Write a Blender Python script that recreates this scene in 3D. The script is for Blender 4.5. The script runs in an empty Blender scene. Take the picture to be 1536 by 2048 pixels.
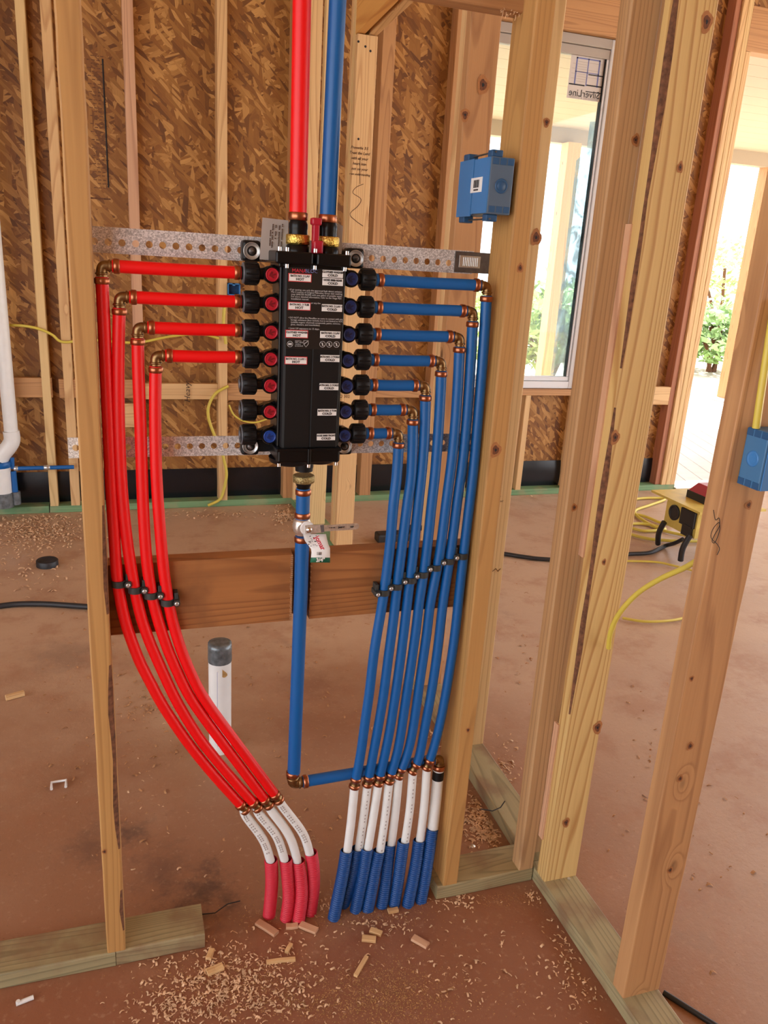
import bpy, bmesh, math, random
from mathutils import Vector, Matrix
random.seed(7)
S = bpy.context.scene
C = bpy.context.collection
# ------------------------------------------------------------------ camera
FPX, PITCH, ROLL, YAW, CAMH, CAMD = 1595.4057, 0.30934, 0.06233, 0.33219, 1.441, 1.3796
_fw = Vector((math.sin(YAW), math.cos(YAW), 0)); _rt = Vector((math.cos(YAW), -math.sin(YAW), 0)); _up = Vector((0, 0, 1))
FWD = _fw*math.cos(PITCH) - _up*math.sin(PITCH)
_u2 = _up*math.cos(PITCH) + _fw*math.sin(PITCH)
RGT = _rt*math.cos(ROLL) + _u2*math.sin(ROLL)
UPV = _u2*math.cos(ROLL) - _rt*math.sin(ROLL)
EYE = Vector((0, -CAMD, CAMH))
cam = bpy.data.cameras.new('camera'); co = bpy.data.objects.new('camera', cam); C.objects.link(co)
cam.sensor_fit = 'HORIZONTAL'; cam.sensor_width = 36.0; cam.lens = FPX*36.0/1536.0
cam.clip_start = 0.05; cam.clip_end = 300
co.matrix_world = Matrix(((RGT.x, UPV.x, -FWD.x, EYE.x), (RGT.y, UPV.y, -FWD.y, EYE.y), (RGT.z, UPV.z, -FWD.z, EYE.z), (0, 0, 0, 1)))
S.camera = co
# ------------------------------------------------------------------ world, light, exposure
W = bpy.data.worlds.new('overcast_sky'); S.world = W; W.use_nodes = True
bg = W.node_tree.nodes['Background']; bg.inputs[0].default_value = (0.93, 0.975, 1.06, 1); bg.inputs[1].default_value = 2.6
sun = bpy.data.lights.new('sun', 'SUN'); sun.energy = 9.0; sun.angle = math.radians(2); sun.color = (1, .97, .92)
so = bpy.data.objects.new('sun', sun); C.objects.link(so); so.rotation_euler = (math.radians(-33), 0, math.radians(-12))
S.view_settings.view_transform = 'Standard'; S.view_settings.look = 'None'
S.view_settings.exposure = 0.55; S.view_settings.gamma = 1.0; S.view_settings.use_curve_mapping = False

def P(px, py, ax='y', k=0.0):
    d = FWD + RGT*((px-768)/FPX) - UPV*((py-1024)/FPX)
    i = 'xyz'.index(ax)
    return EYE + d*((k-EYE[i])/d[i])

# ------------------------------------------------------------------ materials
def newmat(name):
    m = bpy.data.materials.new(name); m.use_nodes = True
    nt = m.node_tree; b = nt.nodes['Principled BSDF']
    return m, nt, b
def nd(nt, t, **kw):
    n = nt.nodes.new(t)
    for k, v in kw.items(): setattr(n, k, v)
    return n
def setin(n, **kw):
    for k, v in kw.items(): n.inputs[k.replace('_', ' ')].default_value = v
def c4(c): return (c[0], c[1], c[2], 1)
def srgb(r, g, b):
    f = lambda v: (v/255/12.92) if v/255 <= .04045 else ((v/255+.055)/1.055)**2.4
    return (f(r), f(g), f(b))
def plain(name, col, rough=.5, metal=0, noise=0, nscale=60, bump=0, coat=0, trans=0, sss=0, emit=None):
    m, nt, b = newmat(name)
    b.inputs['Base Color'].default_value = c4(col); b.inputs['Roughness'].default_value = rough
    b.inputs['Metallic'].default_value = metal
    if coat: b.inputs['Coat Weight'].default_value = coat
    if sss:
        b.inputs['Subsurface Weight'].default_value = sss; b.inputs['Subsurface Scale'].default_value = .01
    if noise or bump:
        tc = nd(nt, 'ShaderNodeTexCoord'); n = nd(nt, 'ShaderNodeTexNoise'); n.inputs['Scale'].default_value = nscale; n.inputs['Detail'].default_value = 3
        nt.links.new(tc.outputs['Object'], n.inputs['Vector'])
        if noise:
            r = nd(nt, 'ShaderNodeMapRange'); r.inputs['To Min'].default_value = 1-noise; r.inputs['To Max'].default_value = 1+noise
            r.inputs['From Min'].default_value = .3; r.inputs['From Max'].default_value = .7
            nt.links.new(n.outputs['Fac'], r.inputs['Value'])
            mx = nd(nt, 'ShaderNodeVectorMath', operation='SCALE'); mx.inputs[0].default_value = col
            nt.links.new(r.outputs[0], mx.inputs['Scale']); nt.links.new(mx.outputs[0], b.inputs['Base Color'])
        if bump:
            bp = nd(nt, 'ShaderNodeBump'); bp.inputs['Strength'].default_value = bump; bp.inputs['Distance'].default_value = .002
            nt.links.new(n.outputs['Fac'], bp.inputs['Height']); nt.links.new(bp.outputs[0], b.inputs['Normal'])
    return m
def wood(name, light, dark, bands=26, contrast=.65, stain=None, knots=True, fibre=.18):
    m, nt, b = newmat(name); L = nt.links.new
    tc = nd(nt, 'ShaderNodeTexCoord'); oi = nd(nt, 'ShaderNodeObjectInfo')
    off = nd(nt, 'ShaderNodeVectorMath', operation='SCALE'); off.inputs[0].default_value = (31, 17, 43); L(oi.outputs['Random'], off.inputs['Scale'])
    ad = nd(nt, 'ShaderNodeVectorMath', operation='ADD'); L(tc.outputs['Object'], ad.inputs[0]); L(off.outputs[0], ad.inputs[1])
    # knots
    kmap = nd(nt, 'ShaderNodeMapping'); kmap.inputs['Scale'].default_value = (5.5, 5.5, 2.6); L(ad.outputs[0], kmap.inputs['Vector'])
    vor = nd(nt, 'ShaderNodeTexVoronoi'); vor.inputs['Scale'].default_value = 1.0; L(kmap.outputs[0], vor.inputs['Vector'])
    km = nd(nt, 'ShaderNodeMapRange', interpolation_type='SMOOTHSTEP'); km.inputs['From Min'].default_value = .03; km.inputs['From Max'].default_value = .075
    km.inputs['To Min'].default_value = 1; km.inputs['To Max'].default_value = 0; L(vor.outputs['Distance'], km.inputs['Value'])
    kf = nd(nt, 'ShaderNodeMapRange', interpolation_type='SMOOTHSTEP'); kf.inputs['From Min'].default_value = .0; kf.inputs['From Max'].default_value = .17
    kf.inputs['To Min'].default_value = .12 if knots else 0; kf.inputs['To Max'].default_value = 0; L(vor.outputs['Distance'], kf.inputs['Value'])
    gm = nd(nt, 'ShaderNodeMapping'); gm.inputs['Scale'].default_value = (1, 1, .045); L(ad.outputs[0], gm.inputs['Vector'])
    n1 = nd(nt, 'ShaderNodeTexNoise'); n1.inputs['Scale'].default_value = 7; n1.inputs['Detail'].default_value = 1.2; n1.inputs['Roughness'].default_value = .35; L(gm.outputs[0], n1.inputs['Vector'])
    sm = nd(nt, 'ShaderNodeMath', operation='ADD'); L(n1.outputs['Fac'], sm.inputs[0]); L(kf.outputs[0], sm.inputs[1])
    ml = nd(nt, 'ShaderNodeMath', operation='MULTIPLY'); ml.inputs[1].default_value = bands; L(sm.outputs[0], ml.inputs[0])
    fr = nd(nt, 'ShaderNodeMath', operation='FRACT'); L(ml.outputs[0], fr.inputs[0])
    ramp = nd(nt, 'ShaderNodeValToRGB'); e = ramp.color_ramp.elements
    e[0].position = 0; e[0].color = (0, 0, 0, 1); e[1].position = 1; e[1].color = (0, 0, 0, 1)
    x = ramp.color_ramp.elements.new(.62); x.color = (.25,)*3+(1,)
    x = ramp.color_ramp.elements.new(.84); x.color = (1, 1, 1, 1)
    x = ramp.color_ramp.elements.new(.93); x.color = (.7,)*3+(1,)
    L(fr.outputs[0], ramp.inputs[0])
    fm = nd(nt, 'ShaderNodeMapping'); fm.inputs['Scale'].default_value = (260, 260, 5); L(ad.outputs[0], fm.inputs['Vector'])
    n2 = nd(nt, 'ShaderNodeTexNoise'); n2.inputs['Scale'].default_value = 1; n2.inputs['Detail'].default_value = 2; L(fm.outputs[0], n2.inputs['Vector'])
    n3 = nd(nt, 'ShaderNodeTexNoise'); n3.inputs['Scale'].default_value = 4; n3.inputs['Detail'].default_value = 3; L(gm.outputs[0], n3.inputs['Vector'])
    f1 = nd(nt, 'ShaderNodeMath', operation='MULTIPLY'); f1.inputs[1].default_value = contrast; L(ramp.outputs[0], f1.inputs[0])
    f2 = nd(nt, 'ShaderNodeMath', operation='MULTIPLY_ADD'); f2.inputs[1].default_value = fibre*2; L(n2.outputs['Fac'], f2.inputs[0]); L(f1.outputs[0], f2.inputs[2])
    f3 = nd(nt, 'ShaderNodeMath', operation='MULTIPLY_ADD'); f3.inputs[1].default_value = .5; L(n3.outputs['Fac'], f3.inputs[0]); L(f2.outputs[0], f3.inputs[2])
    f4 = nd(nt, 'ShaderNodeMath', operation='SUBTRACT', use_clamp=True); f4.inputs[1].default_value = fibre+.2; L(f3.outputs[0], f4.inputs[0])
    mx = nd(nt, 'ShaderNodeMix', data_type='RGBA'); mx.inputs['A'].default_value = c4(light); mx.inputs['B'].default_value = c4(dark); L(f4.outputs[0], mx.inputs['Factor'])
    out = mx.outputs['Result']
    if knots:
        m2 = nd(nt, 'ShaderNodeMix', data_type='RGBA'); m2.inputs['B'].default_value = c4([v*.22 for v in dark]); L(out, m2.inputs['A'])
        kk = nd(nt, 'ShaderNodeMath', operation='MULTIPLY'); kk.inputs[1].default_value = .8; L(km.outputs[0], kk.inputs[0]); L(kk.outputs[0], m2.inputs['Factor']); out = m2.outputs['Result']
    if stain:
        n4 = nd(nt, 'ShaderNodeTexNoise'); n4.inputs['Scale'].default_value = 9; n4.inputs['Detail'].default_value = 6; L(ad.outputs[0], n4.inputs['Vector'])
        r4 = nd(nt, 'ShaderNodeMapRange', interpolation_type='SMOOTHSTEP'); r4.inputs['From Min'].default_value = .45; r4.inputs['From Max'].default_value = .68; r4.inputs['To Max'].default_value = .75; L(n4.outputs['Fac'], r4.inputs['Value'])
        m3 = nd(nt, 'ShaderNodeMix', data_type='RGBA'); m3.inputs['B'].default_value = c4(stain); L(out, m3.inputs['A']); L(r4.outputs[0], m3.inputs['Factor']); out = m3.outputs['Result']
    L(out, b.inputs['Base Color']); b.inputs['Roughness'].default_value = .62
    bp = nd(nt, 'ShaderNodeBump'); bp.inputs['Strength'].default_value = .25; bp.inputs['Distance'].default_value = .001; L(f4.outputs[0], bp.inputs['Height']); L(bp.outputs[0], b.inputs['Normal'])
    return m
M = {}
M['pine'] = wood('yellow_pine', srgb(222, 184, 130), srgb(170, 116, 66), contrast=.5)
M['amber'] = wood('amber_pine', srgb(188, 142, 82), srgb(142, 96, 48), bands=40, contrast=.42, knots=False)
M['straw'] = wood('straw_pine', srgb(220, 188, 132), srgb(176, 134, 80), bands=20, contrast=.5)
M['bold'] = wood('bold_grain_pine', srgb(214, 182, 118), srgb(166, 116, 58), bands=26, contrast=.75)
M['fir'] = wood('orange_fir', srgb(194, 146, 96), srgb(142, 94, 56), contrast=.5)
M['pink'] = wood('pinkish_fir', srgb(214, 170, 134), srgb(158, 108, 78), contrast=.5)
M['tan'] = wood('greyish_tan_fir', srgb(194, 156, 110), srgb(136, 98, 68), bands=30, contrast=.5)
M['red'] = wood('shaded_red_fir', srgb(176, 116, 84), srgb(124, 72, 50), contrast=.4)
M['beam'] = wood('honey_board', srgb(172, 114, 62), srgb(118, 70, 34), bands=34, contrast=.6, stain=srgb(128, 82, 46), knots=False)
M['treated'] = wood('treated_plate', srgb(164, 150, 110), srgb(112, 104, 74), bands=40, contrast=.6, stain=srgb(124, 92, 66), knots=False)
M['green'] = wood('green_treated_plate', srgb(120, 156, 110), srgb(76, 112, 76), contrast=.5, stain=srgb(150, 150, 110), knots=False)
M['ply'] = wood('header_plywood', srgb(226, 170, 92), srgb(186, 118, 50), bands=14, contrast=.6, knots=False)
M['bark'] = plain('bark', srgb(112, 74, 50), .9, noise=.5, nscale=90, bump=1)
M['knot'] = plain('knot', srgb(108, 62, 34), .7, noise=.4, nscale=120)
M['knotring'] = plain('knot_ring', srgb(168, 112, 64), .7, noise=.15, nscale=200)
# OSB
def osb(name, tint=1.0):
    m, nt, b = newmat(name); L = nt.links.new
    tc = nd(nt, 'ShaderNodeTexCoord'); acc = None; bumpsrc = None
    wrp = nd(nt, 'ShaderNodeTexNoise'); wrp.inputs['Scale'].default_value = 6; L(tc.outputs['Object'], wrp.inputs['Vector'])
    layers = [(0.35, (40, 9, 9)), (-0.5, (36, 9, 8)), (1.25, (44, 9, 9)), (-1.1, (52, 9, 12)), (.05, (34, 9, 7)), (.8, (60, 9, 13))]
    for i, (rot, sc) in enumerate(layers):
        mp = nd(nt, 'ShaderNodeMapping'); mp.inputs['Rotation'].default_value = (0, rot, 0); mp.inputs['Location'].default_value = (i*3.3, i*1.7, i*5.1)
        L(tc.outputs['Object'], mp.inputs['Vector'])
        m2 = nd(nt, 'ShaderNodeMapping'); m2.inputs['Scale'].default_value = sc; L(mp.outputs[0], m2.inputs['Vector'])
        v = nd(nt, 'ShaderNodeTexVoronoi'); v.inputs['Scale'].default_value = 1; L(m2.outputs[0], v.inputs['Vector'])
        sep = nd(nt, 'ShaderNodeSeparateColor'); L(v.outputs['Color'], sep.inputs[0])
        rp = nd(nt, 'ShaderNodeValToRGB'); rp.color_ramp.interpolation = 'LINEAR'
        cols = [(0, srgb(106, 64, 24)), (.3, srgb(142, 92, 38)), (.65, srgb(160, 110, 50)), (1, srgb(200, 150, 84))]
        rp.color_ramp.elements[0].color = c4(cols[0][1]); rp.color_ramp.elements[1].color = c4(cols[3][1])
        for p_, c_ in cols[1:3]:
            q = rp.color_ramp.elements.new(p_); q.color = c4(c_)
        L(sep.outputs[0], rp.inputs[0])
        # in-strand fibre
        w = nd(nt, 'ShaderNodeTexNoise'); w.inputs['Scale'].default_value = 1
        m3 = nd(nt, 'ShaderNodeMapping'); m3.inputs['Scale'].default_value = (420, 9, 22); L(mp.outputs[0], m3.inputs['Vector']); L(m3.outputs[0], w.inputs['Vector'])
        mr = nd(nt, 'ShaderNodeMapRange'); mr.inputs['From Min'].default_value = .3; mr.inputs['From Max'].default_value = .7; mr.inputs['To Min'].default_value = .84*tint; mr.inputs['To Max'].default_value = 1.08*tint; L(w.outputs['Fac'], mr.inputs['Value'])
        sc_ = nd(nt, 'ShaderNodeVectorMath', operation='SCALE'); L(rp.outputs[0], sc_.inputs[0]); L(mr.outputs[0], sc_.inputs['Scale'])
        # darker rim between strands
        if acc is None: acc = sc_.outputs[0]; bumpsrc = sep.outputs[1]
        else:
            gt = nd(nt, 'ShaderNodeMath', operation='GREATER_THAN'); gt.inputs[1].default_value = .55; L(sep.outputs[2], gt.inputs[0])
            mx = nd(nt, 'ShaderNodeMix', data_type='RGBA'); L(gt.outputs[0], mx.inputs['Factor']); L(acc, mx.inputs['A']); L(sc_.outputs[0], mx.inputs['B']); acc = mx.outputs['Result']
            mb = nd(nt, 'ShaderNodeMix'); L(gt.outputs[0], mb.inputs['Factor']); L(bumpsrc, mb.inputs['A']); L(sep.outputs[1], mb.inputs['B']); bumpsrc = mb.outputs['Result']
    L(acc, b.inputs['Base Color']); b.inputs['Roughness'].default_value = .55
    bp = nd(nt, 'ShaderNodeBump'); bp.inputs['Strength'].default_value = .6; bp.inputs['Distance'].default_value = .003; L(bumpsrc, bp.inputs['Height']); L(bp.outputs[0], b.inputs['Normal'])
    return m
M['osb'] = osb('oriented_strand_board')
# concrete floor dusted with red clay
def floor_mat():
    m, nt, b = newmat('clay_dusted_concrete'); L = nt.links.new
    tc = nd(nt, 'ShaderNodeTexCoord')
    def nz(s, d=5, r=.6):
        n = nd(nt, 'ShaderNodeTexNoise'); n.inputs['Scale'].default_value = s; n.inputs['Detail'].default_value = d; n.inputs['Roughness'].default_value = r; L(tc.outputs['Object'], n.inputs['Vector']); return n.outputs['Fac']
    def rg(x, a, b_, lo=0, hi=1):
        r = nd(nt, 'ShaderNodeMapRange', interpolation_type='SMOOTHSTEP'); r.inputs['From Min'].default_value = a; r.inputs['From Max'].default_value = b_; r.inputs['To Min'].default_value = lo; r.inputs['To Max'].default_value = hi; L(x, r.inputs['Value']); return r.outputs[0]
    def mix(f, a, b_):
        x = nd(nt, 'ShaderNodeMix', data_type='RGBA'); L(f, x.inputs['Factor'])
        for k, v in (('A', a), ('B', b_)):
            if isinstance(v, tuple): x.inputs[k].default_value = c4(v)
            else: L(v, x.inputs[k])
        return x.outputs['Result']
    sep = nd(nt, 'ShaderNodeSeparateXYZ'); L(tc.outputs['Object'], sep.inputs[0])
    # clay thicker near the closet (small y), greyer concrete further off and to the right
    clay = srgb(152, 108, 80); grey = srgb(198, 165, 134)
    g = nd(nt, 'ShaderNodeMath', operation='MULTIPLY_ADD'); g.inputs[1].default_value = .9; L(nz(1.6), g.inputs[0]); 
    yy = rg(sep.outputs['Y'], -.3, 2.2, -.25, .35); L(yy, g.inputs[2])
    base = mix(rg(g.outputs[0], .2, .85), clay, grey)
    xx = rg(sep.outputs['X'], .9, 1.6, 0, .6)
    base = mix(xx, base, srgb(194, 167, 142))
    base = mix(rg(nz(5, 8, .7), .46, .66, 0, .45), base, srgb(160, 110, 80))
    base = mix(rg(nz(2.3, 6, .7), .6, .74, 0, .5), base, srgb(146, 122, 104))
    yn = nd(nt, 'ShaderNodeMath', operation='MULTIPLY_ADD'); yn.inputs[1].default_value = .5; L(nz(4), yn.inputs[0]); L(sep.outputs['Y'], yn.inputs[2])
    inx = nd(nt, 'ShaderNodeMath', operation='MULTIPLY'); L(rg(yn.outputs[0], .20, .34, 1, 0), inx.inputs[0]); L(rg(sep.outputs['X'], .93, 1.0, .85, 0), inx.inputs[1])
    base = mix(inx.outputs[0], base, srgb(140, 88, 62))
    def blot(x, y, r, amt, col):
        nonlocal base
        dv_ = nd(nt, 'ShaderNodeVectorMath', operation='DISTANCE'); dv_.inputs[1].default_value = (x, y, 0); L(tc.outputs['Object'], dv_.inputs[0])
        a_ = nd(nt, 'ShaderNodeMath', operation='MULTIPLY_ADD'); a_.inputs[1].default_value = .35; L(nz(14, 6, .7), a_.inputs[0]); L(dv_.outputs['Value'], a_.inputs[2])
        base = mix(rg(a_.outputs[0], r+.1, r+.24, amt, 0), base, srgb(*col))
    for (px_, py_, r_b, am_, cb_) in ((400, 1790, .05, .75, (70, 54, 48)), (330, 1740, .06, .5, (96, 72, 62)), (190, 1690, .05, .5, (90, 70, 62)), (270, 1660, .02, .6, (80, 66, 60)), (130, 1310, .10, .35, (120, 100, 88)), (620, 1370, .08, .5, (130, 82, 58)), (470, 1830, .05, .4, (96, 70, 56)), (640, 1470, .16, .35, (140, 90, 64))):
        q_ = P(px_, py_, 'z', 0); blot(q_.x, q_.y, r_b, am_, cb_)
    base = mix(rg(nz(60, 4), .55, .75, 0, .35), base, srgb(196, 160, 130))
    base = mix(rg(nz(140, 3), .62, .75, 0, .45), base, srgb(96, 62, 46))
    L(base, b.inputs['Base Color'])
    L(rg(nz(3), .3, .7, .38, .62), b.inputs['Roughness'])
    bp = nd(nt, 'ShaderNodeBump'); bp.inputs['Strength'].default_value = .35; bp.inputs['Distance'].default_value = .003; L(nz(45, 6, .7), bp.inputs['Height']); L(bp.outputs[0], b.inputs['Normal'])
    return m
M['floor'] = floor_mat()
M['redpex'] = plain('red_pex', (.84, .001, .003), .42)
M['bluepex'] = plain('blue_pex', (.001, .105, .36), .4)
M['whitepex'] = plain('white_pex', (.82, .84, .82), .4, noise=.03, nscale=30)
M['redsleeve'] = plain('red_sleeve', (.62, .02, .045), .55)
M['bluesleeve'] = plain('blue_sleeve', (.002, .060, .24), .5)
M['copper'] = plain('copper', (.46, .17, .085), .33, metal=1, noise=.15, nscale=150)
M['brass'] = plain('brass', (.28, .17, .075), .38, metal=1, noise=.2, nscale=150)
M['gold'] = plain('wrinkled_brass', (.80, .58, .14), .34, metal=1, noise=.25, nscale=300, bump=1)
M['oldbrass'] = plain('grimy_brass', (.36, .28, .12), .5, metal=.8, noise=.4, nscale=300, bump=1)
M['chrome'] = plain('chrome', (.75, .75, .74), .22, metal=1)
M['nickel'] = plain('nickel', (.72, .68, .60), .38, metal=.8, noise=.15, nscale=200)
M['black'] = plain('black_plastic', (.004, .004, .0045), .3)
M['blackm'] = plain('matte_black_plastic', (.007, .007, .008), .45)
M['panel'] = plain('charcoal_face', (.006, .006, .0065), .5)
M['greyring'] = plain('grey_ring', (.10, .11, .13), .35)
M['clip'] = plain('clip_grey', (.035, .04, .038), .5)
M['redknob'] = plain('red_knob', (.50, .012, .03), .35)
M['redknobd'] = plain('red_knob_shade', (.22, .005, .012), .4)
M['blueknob'] = plain('blue_knob', (.012, .032, .16), .35)
M['blueknobd'] = plain('blue_knob_shade', (.004, .010, .055), .4)
M['blueknob2'] = plain('bright_blue_knob', (.012, .06, .33), .35)
M['handle'] = plain('red_key', (.42, .01, .03), .35)
M['washer'] = plain('washer_metal', (.62, .64, .64), .35, metal=.8)
M['paper'] = plain('white_paper', (.80, .80, .78), .6)
M['card'] = plain('grey_card', (.42, .38, .35), .6)
M['labelred'] = plain('label_red', (.55, .03, .04), .5)
M['ink'] = plain('black_ink', (.01, .01, .012), .6)
M['softink'] = plain('brown_ink', srgb(70, 44, 26), .7)
M['whiteink'] = plain('white_print', (.55, .55, .55), .5)
M['redink'] = plain('red_print', (.6, .02, .05), .5)
M['blueink'] = plain('blue_print', (.16, .18, .42), .5)
M['tagreen'] = plain('tag_green', (.01, .14, .07), .5)
M['pvc'] = plain('white_pvc', (.80, .80, .77), .3, noise=.03, nscale=20)
M['ducttape'] = plain('duct_tape', (.16, .18, .19), .35, metal=.4, noise=.4, nscale=50, bump=1)
M['boxblue'] = plain('blue_box_plastic', (.045, .20, .48), .42)
M['boxdark'] = plain('dark_blue_box_plastic', (.02, .085, .20), .45)
M['boxgrey'] = plain('grey_blue_box_plastic', (.085, .135, .20), .45)
M['boxmid'] = plain('mid_blue_box_plastic', (.055, .17, .33), .45)
M['yellow'] = plain('yellow_cable', (.66, .53, .08), .45)
M['yellowc'] = plain('yellow_paint', srgb(214, 190, 96), .45, noise=.1, nscale=20)
M['cord'] = plain('black_cord', (.02, .02, .022), .5)
M['membrane'] = plain('black_membrane', (.006, .008, .012), .22, bump=.3, nscale=8)
M['vinyl'] = plain('white_vinyl', (.72, .74, .76), .35)
M['greyvinyl'] = plain('grey_vinyl', srgb(170, 160, 150), .5)
M['sidingtan'] = plain('tan_soffit', srgb(186, 168, 142), .6)
M['fascia'] = plain('tan_fascia', srgb(170, 154, 132), .6)
M['deckm'] = plain('pale_deck', srgb(206, 198, 188), .45, noise=.08, nscale=9)
M['dirt'] = plain('pale_dirt', srgb(214, 196, 172), .9, noise=.15, nscale=2)
M['leaf'] = plain('leaf', srgb(170, 190, 110), .6, noise=.3, nscale=2)
M['leafdark'] = plain('dark_leaf', srgb(130, 158, 90), .6, noise=.3, nscale=2)
M['shaving'] = plain('shaving', srgb(216, 180, 142), .8, noise=.2, nscale=30)
M['shavingdk'] = plain('dull_shaving', srgb(176, 130, 88), .85, noise=.25, nscale=30)
M['sawdust'] = plain('sawdust', srgb(180, 140, 84), .9, noise=.3, nscale=60)
M['ceil'] = plain('roof_sheathing', srgb(190, 150, 100), .8, noise=.1, nscale=3)
# galvanised steel with spangle
for k_ in ('black', 'blackm', 'panel'): M[k_].node_tree.nodes['Principled BSDF'].inputs['Specular IOR Level'].default_value = .28
def galv():
    m, nt, b = newmat('galvanised_steel'); L = nt.links.new
    tc = nd(nt, 'ShaderNodeTexCoord'); mp = nd(nt, 'ShaderNodeMapping'); L(tc.outputs['Object'], mp.inputs['Vector'])
    v = nd(nt, 'ShaderNodeTexVoronoi'); v.inputs['Scale'].default_value = 480; L(mp.outputs[0], v.inputs['Vector'])
    sp = nd(nt, 'ShaderNodeSeparateColor'); L(v.outputs['Color'], sp.inputs[0])
    r = nd(nt, 'ShaderNodeMapRange'); r.inputs['To Min'].default_value = .42; r.inputs['To Max'].default_value = .95; L(sp.outputs[0], r.inputs['Value'])
    cc = nd(nt, 'ShaderNodeCombineColor'); [L(r.outputs[0], cc.inputs[i]) for i in range(3)]; L(cc.outputs[0], b.inputs['Base Color'])
    r2 = nd(nt, 'ShaderNodeMapRange'); r2.inputs['To Min'].default_value = .28; r2.inputs['To Max'].default_value = .6; L(sp.outputs[1], r2.inputs['Value']); L(r2.outputs[0], b.inputs['Roughness'])
    b.inputs['Metallic'].default_value = .3
    return m
M['galv'] = galv()
M['steel'] = plain('dull_steel', (.16, .15, .145), .45, metal=.7, noise=.2, nscale=80)
def glass_mat():
    m, nt, b = newmat('window_glass'); L = nt.links.new; nt.nodes.remove(b)
    t = nd(nt, 'ShaderNodeBsdfTransparent'); t.inputs[0].default_value = (.93, .97, .96, 1)
    g = nd(nt, 'ShaderNodeBsdfGlossy'); g.inputs['Roughness'].default_value = .03
    f = nd(nt, 'ShaderNodeFresnel'); f.inputs[0].default_value = 1.45
    x = nd(nt, 'ShaderNodeMixShader'); L(f.outputs[0], x.inputs[0]); L(t.outputs[0], x.inputs[1]); L(g.outputs[0], x.inputs[2])
    L(x.outputs[0], nt.nodes['Material Output'].inputs[0]); return m
M['glass'] = glass_mat()
def film_mat():
    m, nt, b = newmat('plastic_film'); L = nt.links.new
    b.inputs['Base Color'].default_value = (.30, .48, .54, 1); b.inputs['Roughness'].default_value = .25
    t = nd(nt, 'ShaderNodeBsdfTransparent'); t.inputs[0].default_value = (.75, .92, .95, 1)
    tc = nd(nt, 'ShaderNodeTexCoord'); n = nd(nt, 'ShaderNodeTexNoise'); n.inputs['Scale'].default_value = 9; n.inputs['Detail'].default_value = 6; n.inputs['Distortion'].default_value = 1.5; L(tc.outputs['Object'], n.inputs['Vector'])
    r = nd(nt, 'ShaderNodeMapRange'); r.inputs['From Min'].default_value = .35; r.inputs['From Max'].default_value = .65; r.inputs['To Min'].default_value = .4; r.inputs['To Max'].default_value = .95; L(n.outputs['Fac'], r.inputs['Value'])
    x = nd(nt, 'ShaderNodeMixShader'); L(r.outputs[0], x.inputs[0]); L(t.outputs[0], x.inputs[1]); L(b.outputs[0], x.inputs[2]); L(x.outputs[0], nt.nodes['Material Output'].inputs[0])
    return m
M['film'] = film_mat()

# ------------------------------------------------------------------ object helpers
def empty(name, loc=(0, 0, 0), label=None, cat=None, group=None, kind=None):
    o = bpy.data.objects.new(name, None); C.objects.link(o); o.location = loc; o.empty_display_size = .02
    if label: o['label'] = label
    if cat: o['category'] = cat
    if group: o['group'] = group
    if kind: o['kind'] = kind
    return o
def tag(o, label=None, cat=None, group=None, kind=None):
    if label: o['label'] = label
    if cat: o['category'] = cat
    if group: o['group'] = group
    if kind: o['kind'] = kind
    return o
def par(o, parent):
    if parent is not None:
        bpy.context.view_layer.update() if False else None
        o.parent = parent
        o.matrix_parent_inverse = Matrix.Translation(-WLOC(parent))
    return o
def WLOC(o):
    # all parents are unrotated empties or meshes with location only unless noted
    v = Vector(o.get('_w', o.location)) if '_w' in o else Vector(o.location)
    return v
def mesh_obj(name, verts, faces, mats, parent=None, mi=None, smooth=False, mat4=None, origin=None):
    me = bpy.data.meshes.new(name)
    if origin is not None: verts = [tuple(Vector(v)-Vector(origin)) for v in verts]
    me.from_pydata([tuple(v) for v in verts], [], faces)
    for m in (mats if isinstance(mats, (list, tuple)) else [mats]): me.materials.append(m)
    if mi: me.polygons.foreach_set('material_index', mi)
    if smooth is True: me.polygons.foreach_set('use_smooth', [True]*len(me.polygons))
    me.update()
    o = bpy.data.objects.new(name, me); C.objects.link(o)
    if mat4 is not None: o.matrix_world = mat4
    elif origin is not None: o.location = origin
    if parent is not None: attach(o, parent)
    return o
def attach(o, parent):
    mw = o.matrix_basis.copy(); o.parent = parent
    # chain of matrix_basis: parents keep identity inverse, so compute world of the parent by hand
    o.matrix_parent_inverse = WM(parent).inverted()
    o.matrix_basis = mw
def WM(o):
    m = o.matrix_basis.copy()
    if o.parent: m = WM(o.parent) @ o.matrix_parent_inverse @ m
    return m
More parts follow.
